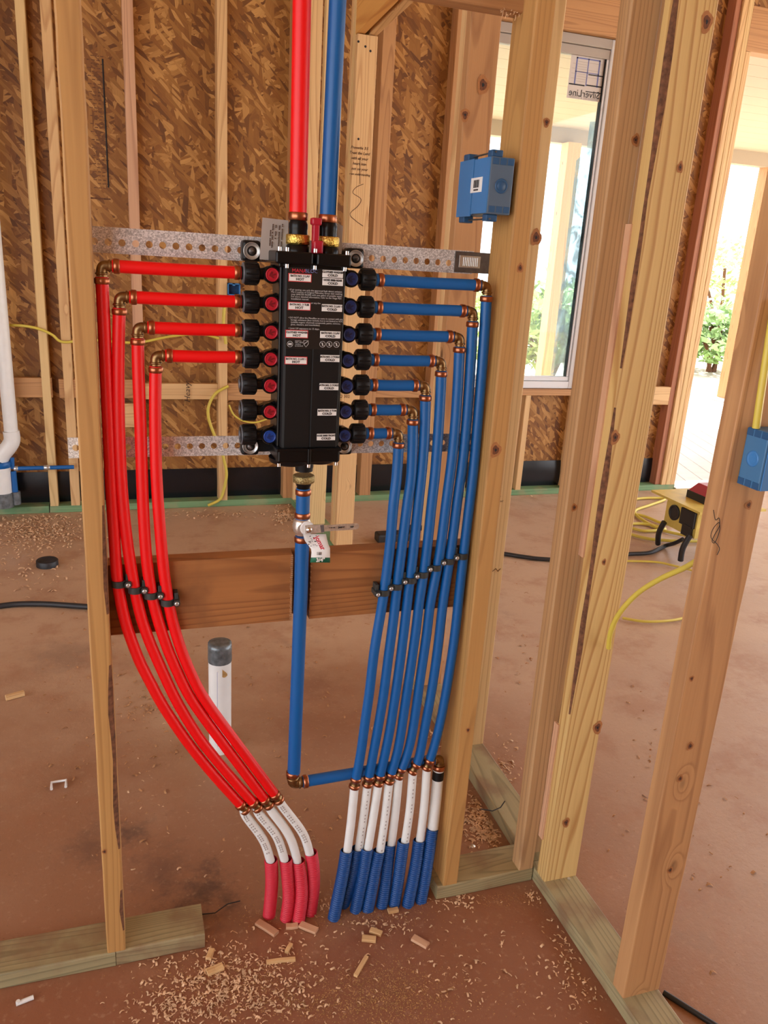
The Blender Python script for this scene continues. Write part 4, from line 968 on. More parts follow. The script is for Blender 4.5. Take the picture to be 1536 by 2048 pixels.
# ---- pipe clips screwed to the board
def clip(px, py, sx_, sy_, pd, lab, grp):
    y = .036; c = P(px, py, 'y', y-.008); s = P(sx_, sy_, 'y', .018); sg = 1 if s.x > c.x else -1
    t = empty('pipe_clip', (c.x, .05, c.z), lab, 'clip', grp)
    d = Vector(pd).normalized(); m = MB()
    # half ring strap round the pipe
    R0, R1 = RP+.0006, RP+.0030; pc = P(px, py, 'y', .036); 
    for (dz) in (0,):
        prof = []
        N = 14; v = []; f = []; ht = .0062
        for k in range(N+1):
            th = math.pi*k/N
            for rr in (R0, R1):
                for zz in (-ht, ht): v.append(Vector((c.x+rr*math.cos(th), .036-rr*math.sin(th), c.z+zz)))
        for k in range(N):
            a = k*4; q = a+4
            f += [(a, a+1, q+1, q), (a+2, q+2, q+3, a+3), (a, q, q+2, a+2), (a+1, a+3, q+3, q+1)]
        f += [(0, 2, 3, 1), (N*4, N*4+1, N*4+3, N*4+2)]
        m.add(v, f, 0, False)
    for q in (-1, 1): m.box(c.x+q*(R0+.0012)-.0012, c.x+q*(R0+.0012)+.0012, .036, .050, c.z-ht, c.z+ht)
    xo = c.x+sg*.0155
    m.box(min(c.x+sg*R0, xo+sg*.006), max(c.x+sg*R0, xo+sg*.006), .022, .050, c.z-ht+.001, c.z+ht-.0005, b=.0015)
    m.cyl((xo, .0215, c.z), (xo, .024, c.z), .0062, n=14)
    # the small upright arm of the catch
    m.box(xo-.0035, xo+.0035, .030, .050, c.z, c.z+.018, b=.001)
    m.build('clip_body', M['clip'], t)
    g = MB().lathe((xo, .0216, c.z-.0004), (0, -1, 0), [(0, .0042), (.0012, .0040), (.0018, .0022)], 14); g.build('screw_head', M['washer'], t)
RC = [(238, 1169, 251, 1169), (271, 1181, 286, 1182), (303, 1192, 318, 1192), (336, 1206, 351, 1207)]
rn = ['top left clip holding the outermost red pipe on the board', 'second clip from the left, on the second red pipe', 'third red pipe clip, one above the lowest', 'lowest red pipe clip, on the innermost red pipe']
for i, a in enumerate(RC): clip(*a, (0, 0, 1), rn[i], 'red pipe clips')
BC = [(769, 1186, 760, 1188), (795, 1174, 786, 1173), (823, 1161, 816, 1163), (847, 1150, 841, 1151), (873, 1136, 866, 1136), (900, 1123, 892, 1123), (926, 1113, 919, 1114)]
bn = ['lowest blue pipe clip, on the blue pipe nearest the manifold', 'second blue pipe clip up the stepped row', 'third blue pipe clip up the stepped row', 'middle clip of the seven on the blue pipes', 'fifth blue pipe clip up the stepped row', 'sixth blue pipe clip, one below the topmost', 'topmost blue pipe clip, next to the right stud']
for i, a in enumerate(BC): clip(*a, (0, 0, 1), bn[i], 'blue pipe clips')

# ---- supply pipes going up
for (pa_, pb_, mt, nm, lab, r) in (((596, 434), (604, 0), 'redpex', 'red_supply_pipe', 'thick red supply pipe rising from the top of the manifold', .0148), ((655, 441), (675.5, 0), 'bluepex', 'blue_supply_pipe', 'thick blue supply pipe rising from the top of the manifold', .0140)):
    a = P(*pa_, 'y', PY); b_ = P(*pb_, 'y', PY); d = (b_-a).normalized()
    t = empty(nm, (a.x, a.y, 1.49), lab, 'pipe')
    MB().tube([Vector((a.x, PY, 1.494)), a, a+d*.2, b_, b_+d*.9], r, n=28).build('pipe', M[mt], t)
    m = MB(); ring(m, Vector((a.x, PY, 1.497)), (0, 0, 1), r, .013); m.build('crimp_ring', M['copper'], t)

# ---- centre feed with ball valve
YC = .040
t = empty('blue_feed_pipe', (P(602, 1060, 'y', YC).x, YC, .38), 'thick blue feed pipe with a lever valve, running down the middle below the manifold', 'pipe')
def pz(px, py, y=YC): return P(px, py, 'y', y)
top = pz(608, 940); x_ = top.x
MB().lathe((x_, YC, 1.070), (0, 0, -1), [(0, .0175), (.012, .0175), (.016, .0165), (.02, .0165)], 22).build('outlet_neck', M['blackm'], t)
zn = pz(608, 957).z
MB().lathe((x_, YC, zn+.007), (0, 0, -1), [(0, .019), (.001, .0205), (.013, .0205), (.014, .0185)], 20).build('brass_nut', M['oldbrass'], t)
MB().lathe((x_, YC, zn-.006), (0, 0, -1), [(0, .0155), (.006, .0145), (.010, .0125), (.014, .012)], 20).build('black_adapter', M['black'], t)
pA, pB = pz(606.5, 976), pz(605, 1037); R1 = .0132
MB().tube([pA, pB], R1, n=24).build('pipe_stub', M['bluepex'], t)
for q in (pz(606.5, 984), pz(605, 1030), pz(604, 1078)):
    m = MB(); ring(m, q, (0, 0, 1), R1, .011); m.build('crimp_ring', M['copper'], t)
vb = pz(603.5, 1053)
m = MB().lathe(vb+Vector((0, 0, .016)), (0, 0, -1), [(0, .013), (.003, .0165), (.009, .0170), (.016, .0185), (.024, .0168), (.028, .013), (.032, .012)], 10)
m.lathe(vb, (0, -1, 0), [(0, .012), (.018, .011), (.024, .008)], 16)
vb_o = m.build('valve_body', M['nickel'], t)
hb = P(617, 1059, 'y', .012)
m = MB().lathe((hb.x-.002, .016, hb.z+.002), (0, -1, 0), [(0, .0135), (.002, .0135), (.003, .012)], 24); attach(m.build('valve_disc', M['paper'], None), vb_o)
m = MB().lathe((hb.x+.001, .013, hb.z-.0005), (0, -1, 0), [(0, .0062), (.005, .0062), (.005, .0035), (.009, .003)], 6); attach(m.build('handle_nut', M['chrome'], None), vb_o)
h0, h1, h2 = P(617, 1059, 'y', .011), P(648, 1057, 'y', .006), P(712, 1053, 'y', .006)
m = MB(); hh = .0062
def plate(mm, a, b_, h, th=.0016, round_=False):
    d = (b_-a); d.y = 0; d.normalize(); n = Vector((-d.z, 0, d.x)); pts = [a-n*h, b_-n*h]
    if round_: pts += [b_+(d*math.cos(th_)+n*math.sin(th_))*h for th_ in [(-60+30*k)*math.pi/180 for k in range(5)]]
    pts += [b_+n*h, a+n*h]; k = len(pts)
    mm.add([p for p in pts]+[p+Vector((0, th, 0)) for p in pts], [tuple(range(k)), tuple(reversed(range(k, 2*k)))]+[(i, (i+1) % k, k+(i+1) % k, k+i) for i in range(k)])
plate(m, h0+Vector((-.006, 0, 0)), h1, .0082); plate(m, h1, h2, hh, round_=True)
hd = m.build('valve_handle', M['nickel'], vb_o)
m = MB(); plate(m, h0+Vector((.008, -.0006, 0)), h1+Vector((0, -.0006, 0)), .0072, .0006); attach(m.build('handle_grip', M['steel'], None), t) 
q = (h1+h2)/2
for k, (s_, px) in enumerate((('jomar', 683), ('T-100 600', 664))):
    c = P(px, 1056.5-(px-648)*.06, 'y', .0052); text('printed_text', s_, tuple(c), .0052 if k == 0 else .0030, M['ink'], t, rot=(math.pi/2, -math.radians(1), 0), bold=.0003 if k == 0 else .0001)
c = P(704, 1054, 'y', .0052); text('printed_text', 'NSF', tuple(c), .004, M['ink'], t, bold=.0002)
# pipe below the valve down to the elbow and across
low = [(604.5, 1072), (603.5, 1110), (602, 1180), (599.5, 1240), (596, 1330), (592, 1430), (587.5, 1545)]
lp = spline([P(a, b_, 'y', YC) for a, b_ in low], 6)
MB().tube(lp, R1+.0004, n=24).build('pipe_drop', M['bluepex'], t)
ec = P(585, 1567, 'y', YC); er = P(880, 1517, 'y', .045)
dirh = (er-ec).normalized()
elbow(t, ec, (0, 0, 1), dirh, r=.0115, L_=.020)
hstart = ec+dirh*.022; hend = er-dirh*.016
MB().tube([hstart, hend], R1-.001, n=24).build('pipe_cross', M['bluepex'], t)
elbow(t, er, -dirh, Vector((-.08, -.1, -1)), r=.0105, L_=.018)
for (p, d) in ((ec+Vector((0, 0, .026)), (0, 0, 1)), (ec+dirh*.028, dirh), (er-dirh*.024, dirh), (er+Vector((-.002, -.002, -.022)), (-.08, -.1, -1))):
    m = MB(); ring(m, p, d, R1-.0008, .011); m.build('crimp_ring', M['copper'], t)
wE = P(864, 1668, 'y', .032); wS = er+Vector((-.002, -.002, -.024))
MB().tube(spline([wS, (wS+wE)/2+Vector((.001, 0, 0)), wE], 8), .0128, n=20).build('white_pipe_end', M['whitepex'], t)
MB().tube([wS+Vector((0, 0, -.006)), wS+(wE-wS)*.16], .0134, n=20).build('black_tape', M['blackm'], t)
# valve tag
tg = empty('valve_tag', tuple(P(635, 1070, 'y', .01)), 'curled white paper tag with red and green print hanging from the valve', 'tag')
rowsT = [((606, 1068), (652, 1068)), ((609, 1080), (654, 1078)), ((616, 1090), (657, 1089)), ((622, 1098), (660, 1096)), ((623, 1105), (660, 1105)), ((622, 1115), (660, 1115)), ((620, 1125), (660, 1125))]
tv = []; tf = []
for j, (a, b_) in enumerate(rowsT):
    for i in range(6):
        u = i/5; yy = .010+.006*math.sin(u*3+j*.6)-.003*j*.3
        tv.append(P(a[0]+(b_[0]-a[0])*u, a[1]+(b_[1]-a[1])*u, 'y', yy))
mi_ = []
for j in range(6):
    for i in range(5): a = j*6+i; tf.append((a, a+1, a+7, a+6)); mi_.append(1 if j >= 5 else 0)
so_ = mesh_obj('paper', tv, tf, [M['paper'], M['tagreen']], tg, mi_, smooth=True, origin=tv[0])
sdm = so_.modifiers.new('thickness', 'SOLIDIFY'); sdm.thickness = .0004
c = P(641, 1120, 'y', -.004); text('printed_text', '3/4"', tuple(c), .0105, M['paper'], tg, bold=.0004)
c = P(640, 1086, 'y', -.004); text('printed_text', 'jomar', tuple(c), .013, M['redink'], tg, rot=(math.pi/2, math.radians(62), 0), bold=.0004)
tt = MB()
for k in range(26):
    q = P(random.uniform(616, 634), random.uniform(1071, 1092), 'y', .003); tt.box(q.x-.0012, q.x+.0012, .0020, .0026, q.z-.0004, q.z+.0004)
for k in range(6):
    q = P(634+k*1.7, 1107, 'y', .001); tt.box(q.x-.0002, q.x+.0003, .0004, .001, q.z-.003, q.z+.003)
tt.build('printed_text', M['ink'], tg)

# ================================================================== ELECTRICAL BOXES
yb_ = -.004
q0, q1, q2, q3 = P(976.6, 311.7, 'y', yb_), P(1029.7, 315.8, 'y', yb_), P(1020.8, 430.4, 'y', yb_), P(967.7, 427.3, 'y', yb_)
bx1 = .6835+s1*(q1.z)*1.0
x1 = (q1.x+q2.x)/2; x0 = (q0.x+q3.x)/2; zt = (q0.z+q1.z)/2; zbm = (q2.z+q3.z)/2
x0 = x1-.046; yd = P(918, 375, 'x', x0).y; ym = P(946, 375, 'x', x0).y
t = empty('junction_box', (x1, 0, zbm), 'blue plastic electrical box with a barcode sticker nailed to the stud above the blue pipes', 'electrical box')
m = MB().box(x0, x1, yb_, .058, zbm, zt, b=.002); m.build('box_back', [M['boxgrey']], t)
m = MB().box(x0-.0015, x0+.0012, yb_+.001, ym-.002, zbm+.001, zt-.001, b=.0005); m.box(x0-.0015, x0+.0012, ym+.002, yd, zbm-.003, zt+.001, b=.0005); m.build('side_wall', M['boxblue'], t)
m = MB()
for z in (zbm, zt-.0015): m.box(x0, x1, .058, yd, z, z+.0015)
m.box(x1-.002, x1, .058, yd, zbm, zt); m.build('box_rim', M['boxdark'], t)
# lugs with nails, knock-outs and the round boss
m = MB()
for k, (zz, s_) in enumerate(((zt, 1), (zbm, -1))):
    m.box(x0+.004, x0+.026, .004, .022, min(zz, zz+s_*.012), max(zz, zz+s_*.012), b=.002)
    m.box(x0+.002, x0+.022, yd-.030, yd-.006, min(zz, zz+s_*.013), max(zz, zz+s_*.013), b=.002)
m.build('nail_lug', M['boxdark'], t)
for zz in (zt+.008, zbm-.008): MB().cyl((x0+.010, .0, zz), (x0+.012, .098, zz), .0016, n=8).build('nail', M['steel'], t)
for zz in (zt-.0125, zbm+.003):
    for k in range(3): MB().box(x0+.004+k*.0142, x0+.0155+k*.0142, yb_-.0008, yb_+.001, zz, zz+.0105, b=.0003).build('knock_out', M['boxdark'], t)
m = MB()
m.lathe(((x0+x1)/2+.001, yb_, (zbm+zt)/2), (0, -1, 0), [(0, .0125), (.0012, .0122), (.0014, .010), (.0004, .0085), (.0012, .008), (.0016, .001)], 28)
m.build('round_boss', M['boxdark'], t)
sa, sb = P(966, 368, 'x', x0), P(944, 368, 'x', x0); c = Vector((x0-.002, .052, sa.z)); m = MB().box(x0-.0022, x0-.0015, sa.y, sb.y, c.z-.013, c.z+.012); o = m.build('barcode_sticker', M['paper'], t)
m = MB()
for k in range(9): yk2 = sa.y+(sb.y-sa.y)*(.25+.055*k); m.box(x0-.0026, x0-.0021, yk2, yk2+.0010+.0005*(k % 3), c.z-.005, c.z+.008)
m.box(x0-.0026, x0-.0021, sa.y+(sb.y-sa.y)*.3, sa.y+(sb.y-sa.y)*.7, c.z-.010, c.z-.0075); attach(m.build('barcode', M['ink'], None), o)

# box on the near orange stud
y0_ = -.375; xs_ = P(1484, 909, 'y', y0_).x
def yforx(px, py, x):  # y where the ray meets the plane x
    return P(px, py, 'x', x).y
yy1 = yforx(1520, 960, xs_); zt2 = P(1496, 853, 'y', y0_).z; zb2 = P(1472, 966, 'y', y0_).z
t = empty('junction_box', (xs_, y0_, zb2), 'blue plastic electrical box with a yellow cable on the nearest orange stud', 'electrical box')
m = MB().box(xs_, xs_+.062, yy1, y0_-.0005, zb2, zt2, b=.002); m.build('box_back', M['boxmid'], t)
m = MB().box(xs_+.004, xs_+.085, yy1-.0015, yy1+.001, zb2, zt2-.006, b=.0005); m.build('side_wall', M['boxblue'], t)
wy = (y0_-yy1)
for zz in (zb2+.001, zt2-.012):
    for k in range(3): MB().box(xs_-.0008, xs_+.001, yy1+.001+k*wy/3, yy1+k*wy/3+wy/3-.002, zz, zz+.011, b=.0003).build('knock_out', M['boxdark'], t)
m = MB(); m.lathe((xs_, (y0_+yy1)/2, (zb2+zt2)/2), (-1, 0, 0), [(0, .013), (.001, .0128), (.0013, .010), (.0005, .008)], 28); m.build('round_boss', M['boxblue'], t)
# small box far on the back wall
c0, c1 = P(455, 566, 'y', YB), P(480, 591, 'y', YB)
t = empty('junction_box', (c0.x, YB, c1.z), 'small blue electrical box far on the back wall behind the red pipes', 'electrical box')
m = MB(); x0, x1, z0, z1 = c0.x, c1.x, c1.z, c0.z
m.box(x0, x1, YB+.05, YB+.054, z0, z1)
for a in ((x0, x0+.005, z0, z1), (x1-.005, x1, z0, z1), (x0, x1, z0, z0+.005), (x0, x1, z1-.005, z1)): m.box(a[0], a[1], YB-.012, YB+.054, a[2], a[3])
m.build('box_shell', M['boxblue'], t)
MB().box(x0+.006, x1-.006, YB+.046, YB+.049, z0+.006, z1-.006).build('box_bottom', M['boxdark'], t)
MB().box((x0+x1)/2-.008, (x0+x1)/2+.006, YB-.012, YB+.01, z1-.012, z1).build('screw_tab', M['boxblue'], t)

# ================================================================== THINGS ON THE FLOOR AND BACK WALL
# capped drain stub
bb = P(447, 1497, 'z', 0); r = .030
zc_ = P(440, 1290, 'y', bb.y).z
t = empty('drain_stub', (bb.x, bb.y, 0), 'upright white drain pipe stub capped with grey tape', 'pipe')
xx = P(440, 1400, 'y', bb.y).x; r = (P(463, 1400, 'y', bb.y).x-P(418, 1400, 'y', bb.y).x)/2
MB().cyl((xx, bb.y, -.01), (xx, bb.y, zc_-.01), r, n=36).build('pipe', M['pvc'], t)
prof = [(0, r+.0015), (.015, r+.0022), (.03, r+.0016), (.045, r+.002), (.058, r+.001), (.060, r*.7), (.058, .001)]
MB().lathe((xx, bb.y, zc_-.05), (0, 0, 1), prof, 18).build('tape_cap', M['ducttape'], t)
v = []; n = 14
for k in range(n): th = 2*math.pi*k/n; v.append(Vector((xx+.004+.011*math.cos(th)*(1+.3*math.sin(2*th+1)), bb.y-r-.0006+.002*abs(math.cos(th)), zc_-.075+.012*math.sin(th)-.008*math.cos(th))))
mesh_obj('mud_smear', v, [tuple(range(n))], M['sawdust'], t, origin=v[0])
line('printed_line', [Vector((xx-.011, bb.y-r*.93, .03)), Vector((xx-.011, bb.y-r*.93, zc_-.07))], .0006, M['blueink'], t)
# left plumbing: drain with elbow and blue stub
YPV = 3.06
def pv(px, py): return P(px, py, 'y', YPV)
rr = .034
t = empty('drain_pipe', tuple(pv(10, 1000)), 'white drain pipe with an elbow standing at the left of the back wall', 'pipe')
a, b_ = pv(-28, 300), pv(22, 862)
MB().tube([a+(a-b_)*1.2, a, b_], rr, n=24).build('pipe', M['pvc'], t)
e = [pv(22, 862), pv(24, 880), pv(18, 893), pv(6, 908), pv(0, 920)]
MB().tube(spline(e, 5), rr+.006, n=24).build('pipe_elbow', M['pvc'], t)
MB().tube([pv(-1, 925), pv(5, 1000)], .052, n=28).build('lower_pipe', M['pvc'], t)
m = MB(); ring(m, pv(0, 928), (0, 0, 1), .053, .03); m.build('blue_band', M['bluepex'], t)
m = MB(); m.tube([pv(4, 984), pv(6, 1012)], .058, n=14); m.build('tape_wrap', M['ducttape'], t)
t = empty('blue_water_stub', tuple(pv(29, 1000)), 'blue water pipe running along the foot of the back wall at the left', 'pipe')
MB().tube([pv(24, 915), pv(25, 937)], .011, n=14).build('pipe', M['bluepex'], t)
MB().tube([pv(26, 942), pv(30, 985)], .016, n=14).build('pipe_riser', M['bluepex'], t)
MB().tube([pv(30, 937), pv(148, 934)], .011, n=14).build('pipe_arm', M['bluepex'], t)
m = MB(); ring(m, pv(32, 937), (1, 0, 0), .012, .02); ring(m, pv(94, 935), (1, 0, 0), .012, .03); m.build('crimp_ring', M['washer'], t)
m = MB(); m.tube([pv(31, 983), pv(33, 1008)], .024, n=10); m.build('tape_wrap', M['ducttape'], t)
# yellow wires
def wire(name, pts, r, lab, mat='yellow', cat='cable', n=8):
    sp = spline(pts, 8); o = MB().tube(sp, r, n=n).build(name, M[mat], None, origin=sp[0]); tag(o, lab, cat); return o
Wp = lambda a, b_, y=3.09: P(a, b_, 'y', y)
wire('yellow_wire', [Wp(15, 650, 3.12), Wp(50, 652), Wp(82, 659), Wp(105, 670), Wp(126, 684), Wp(180, 680), Wp(250, 685), Wp(285, 684), Wp(340, 673), Wp(400, 668), Wp(438, 677)], .007, 'yellow wire strung level across the back studs behind the red pipes')
wire('yellow_wire', [Wp(449, 610), Wp(447, 650), Wp(452, 688)], .009, 'short yellow wire end hanging below the small blue box', n=8)
wire('yellow_wire', [Wp(457, 772), Wp(432, 786), Wp(418, 810), Wp(417, 835), Wp(428, 868), Wp(440, 890), Wp(448, 920), Wp(453, 950), Wp(446, 985), Wp(438, 1000), Wp(416, 1011)], .0085, 'yellow wire looping out beside the back stud and down to the plate')
wire('yellow_wire', [Wp(458, 810), Wp(468, 830), Wp(487, 842), Wp(510, 845), Wp(534, 838)], .005, 'thin yellow wire curving behind the black port nuts')
Z = lambda a, b_, z=.012: P(a, b_, 'z', z)
wire('black_hose', [Z(-260, 1262), Z(-60, 1222), Z(0, 1212), Z(40, 1208), Z(90, 1208), Z(140, 1211), Z(185, 1214), Z(212, 1214)], .012, 'thick black cord lying across the floor at the far left', 'cord', 'cable')
wire('black_cable', [Z(960, 1100), Z(1012, 1108), Z(1050, 1114), Z(1085, 1118), Z(1150, 1120), Z(1210, 1112), Z(1258, 1108), Z(1300, 1105), Z(1330, 1092), Z(1350, 1086, .06), Z(1366, 1078, .10)], .011, 'black power cord running over the floor into the yellow power box', 'cord', 'cable')
wire('yellow_cable', [P(1217, 1296, 'y', -.06), P(1222, 1262, 'y', -.075), P(1240, 1225, 'y', -.10), P(1275, 1187, 'y', -.14), P(1320, 1158, 'y', -.2), P(1370, 1135, 'y', -.27), P(1400, 1118, 'y', -.33), P(1440, 1100, 'y', -.33), P(1475, 1060, 'y', -.33)], .0055, 'yellow cable poking through the knotty stud and arching right')
wire('yellow_cable', [Z(1245, 1236), Z(1290, 1243), Z(1340, 1241), Z(1378, 1234), Z(1450, 1222)], .006, 'yellow cord lying on the floor below the arching cable')
for k, (pts, lb) in enumerate([
    ([(1262, 1000), (1290, 996), (1330, 998), (1300, 1010), (1270, 1022), (1285, 1040), (1330, 1062), (1400, 1075)], 'yellow extension cord tangle coming out left of the power box'),
    ([(1262, 1027), (1290, 1033), (1320, 1045), (1345, 1050)], 'second strand of yellow cord left of the power box'),
    ([(1255, 1048), (1290, 1048), (1330, 1058), (1290, 1062), (1262, 1056)], 'short yellow cord loop on the floor left of the power box'),
    ([(1258, 1068), (1300, 1078), (1360, 1082), (1430, 1082)], 'yellow cord lying in front of the power box'),
    ([(1250, 1122), (1310, 1124), (1350, 1132), (1420, 1150)], 'yellow cord curving over the floor nearer the studs')]):
    wire('yellow_cable', [Z(*p) for p in pts], .009 if k < 4 else .006, lb)
wire('yellow_cable', [P(1512, 856, 'y', -.39), P(1520, 800, 'y', -.39), P(1532, 720, 'y', -.385), P(1550, 600, 'y', -.38)], .006, 'yellow cable entering the top of the near blue box')
# power distribution box
pbx = empty('power_box', tuple(Z(1340, 1110, 0)), 'yellow site power distribution box with black sockets standing on the floor by the doorway', 'power box')
# local frame: panel faces the camera's left-front
cA = P(1331, 994, 'y', 2.05); Zc = (cA-EYE).length
ex = Vector((0, -1, 0)); ey = Vector((1, 0, 0)); bw, bh, bd = .255, .143, .36
base_z = P(1331, 1047, 'y', 2.05).z
base_z = max(.09, base_z)
org = Vector((2.80, 2.055, .147))
def LB(mm, u0, u1, v0, v1, w0, w1, mi=0):
    v = [org+ex*u+ey*v_+Vector((0, 0, w)) for w in (w0, w1) for (u, v_) in ((u0, v0), (u1, v0), (u1, v1), (u0, v1))]
    mm.add(v, [(3, 2, 1, 0), (4, 5, 6, 7), (0, 1, 5, 4), (1, 2, 6, 5), (2, 3, 7, 6), (3, 0, 4, 7)], mi)
m = MB(); LB(m, 0, bw, 0, bd, 0, bh); m.build('housing', M['yellowc'], pbx)
m = MB(); LB(m, -.12, bw+.03, -.02, bd+.04, bh, bh+.012); m.build('lid', M['yellowc'], pbx)
def disc(mm, u, w, r_): mm.lathe(org+ex*u+Vector((0, 0, w)), -ey, [(0, r_), (.008, r_), (.010, r_*.8), (.006, r_*.7)], 20)
m = MB(); disc(m, .075, bh*.60, .042); m.build('round_socket', M['cord'], pbx)
m = MB(); LB(m, .135, .245, -.014, 0, bh*.35, bh*.95); LB(m, .165, .235, -.016, 0, .0, bh*.4); m.build('socket_cover', M['cord'], pbx)
m = MB(); disc(m, .195, bh*.5, .040); m.build('round_socket', M['cord'], pbx)
m = MB()
LB(m, bw, bw+.004, .07, .16, .02, .12); m.build('outlet_panel', M['cord'], pbx)
for u, ft in ((.02, (2.812, 2.085, .015)), (.235, (2.772, 1.838, .015))):
    a = org+ex*u-ey*.012+Vector((0, 0, .015)); e_ = Vector(ft)
    m = MB().tube(spline([a, (a+e_)/2-ey*.015, e_], 5), .015, n=8); m.build('leg', M['cord'], pbx)
    a2 = org+ex*u+ey*(bd-.02)+Vector((0, 0, .01)); e2 = a2+ey*.03; e2.z = .015
    m = MB().tube([a2, e2], .015, n=8); m.build('leg', M['cord'], pbx)
# charger on top
ch = empty('battery_charger', tuple(org+ex*.2+ey*.1+Vector((0, 0, bh+.01))), 'red and black battery charger sitting on the yellow power box', 'charger')
def LB2(mm, u0, u1, v0, v1, w0, w1, mi=0): LB(mm, u0, u1, v0, v1, w0, w1, mi)
HB = bh+.012
m = MB(); LB(m, .02, .17, .10, .36, HB, HB+.040); m.build('black_base', M['cord'], ch)
def wedge(nm, q, mt):
    m = MB(); m.add([org+ex*u+ey*v_+Vector((0, 0, w)) for (u, v_, w) in q], [(3, 2, 1, 0), (4, 5, 6, 7), (0, 1, 5, 4), (1, 2, 6, 5), (2, 3, 7, 6), (3, 0, 4, 7)]); m.build(nm, M[mt], ch)
wedge('red_shell', [(u, v_, HB+w) for (u, v_, w) in ((.025, .105, .04), (.165, .105, .04), (.165, .355, .04), (.025, .355, .04), (.05, .14, .085), (.14, .14, .085), (.14, .35, .085), (.05, .35, .085))], 'handle')
wedge('back_rest', [(u, v_, HB+w) for (u, v_, w) in ((.03, .24, .085), (.16, .24, .085), (.16, .355, .085), (.03, .355, .085), (.04, .29, .17), (.15, .29, .17), (.15, .355, .17), (.04, .355, .17))], 'handle')
# black puck, dark tool behind the pipes, cap scraps
c = Z(95, 1131, 0); r = (Z(117, 1131, 0)-Z(73, 1131, 0)).length/2
o = MB().lathe((c.x, c.y, 0), (0, 0, 1), [(0, r), (.026, r), (.030, r-.004), (.026, r-.010), (.024, r-.012), (.024, .001)], 32).build('rubber_disc', M['cord']); tag(o, 'round black rubber cap lying flat on the floor at the left', 'disc')
c = Z(810, 1082, 0)
t = empty('black_tool', (c.x, c.y, 0), 'small black tool lying on the floor behind the blue pipes', 'tool')
m = MB().box(c.x-.16, c.x+.05, c.y-.03, c.y+.05, 0, .05, b=.01); m.build('case', M['cord'], t)
m = MB().tube([Vector((c.x+.0, c.y, .06)), Vector((c.x+.04, c.y, .085)), Vector((c.x+.09, c.y, .07)), Vector((c.x+.16, c.y-.01, .02))], .014, n=8); m.build('handle', M['cord'], t)
# white clip on the floor
c = Z(118, 1575, 0); m = MB().tube([c+Vector((-.018, -.012, .006)), c+Vector((-.020, .016, .008)), c+Vector((.018, .018, .008)), c+Vector((.018, -.010, .006))], .0038, n=8)
o = m.build('plastic_staple', M['pvc']); tag(o, 'white plastic cable staple on the floor left of the amber stud', 'staple')
c = Z(50, 2005, 0); d = (Z(66, 1999, 0)-Z(36, 2011, 0)).normalized(); m = MB().tube([c-d*.016+Vector((0, 0, .005)), c+d*.016+Vector((0, 0, .005))], .0045, n=10); m.cyl(c-d*.012+Vector((0, 0, .004)), c-d*.012+Vector((0, 0, .011)), .004, n=8)
o = m.build('plastic_staple', M['pvc']); tag(o, 'white plastic clip on the floor at the bottom left corner', 'staple')
c = Z(30, 1391, .01); d = (Z(47, 1387, .01)-Z(14, 1396, .01)).normalized()
o = board('wood_peg', c-d*.028, c+d*.028, .018, .014, M['pine'], None, adir=(0, 0, 1), rings=2); tag(o, 'short round wood scrap lying on the floor at the far left', 'wood scrap')
# wood offcuts in front
OFF = [(534, 1854, 46, -32, 'striped square wood offcut left of the group in front of the red sleeves'), (584, 1850, 24, 4, 'small wood offcut touching the red sleeves'), (617, 1854, 36, -22, 'wood offcut right of the red sleeves'),
       (578, 1895, 18, 62, 'narrow wood offcut standing behind the long splinter'), (562, 1920, 58, 8, 'long pointed wood splinter in front of the red sleeves'), (430, 1937, 34, 22, 'pale wood offcut left of the shavings heap'), (841, 1881, 34, -28, 'light wood offcut in front of the blue sleeves'),
       (752, 1862, 24, -20, 'small wood offcut below the blue sleeves'), (738, 1876, 28, -6, 'flat wood chip beside the small offcut below the blue sleeves'), (722, 1930, 44, 60, 'dark wood sliver on the clay right of the shavings'), (786, 1819, 20, 10, 'pale chip at the foot of the blue sleeves'), (420, 1907, 20, 70, 'broken chip at the cut end of the left plate')]
for i, (px, py, L_, an, lab) in enumerate(OFF):
    c = Z(px, py, .006); a_ = math.radians(an); d = (Z(px+L_/2*math.cos(a_), py-L_/2*math.sin(a_), .006)-c)
    ln = d.length; d.normalize()
    o = board('wood_offcut', c-d*ln, c+d*ln, .0085 if i in (3, 4, 9) else min(.017, ln), .007, M['pink' if i in (0, 1, 2, 6) else 'pine'], None, adir=(d.y, -d.x, 0), rings=2, jit=.0012, r=.001); o.location.z = .004
    tag(o, lab, 'wood offcut', 'wood offcuts')
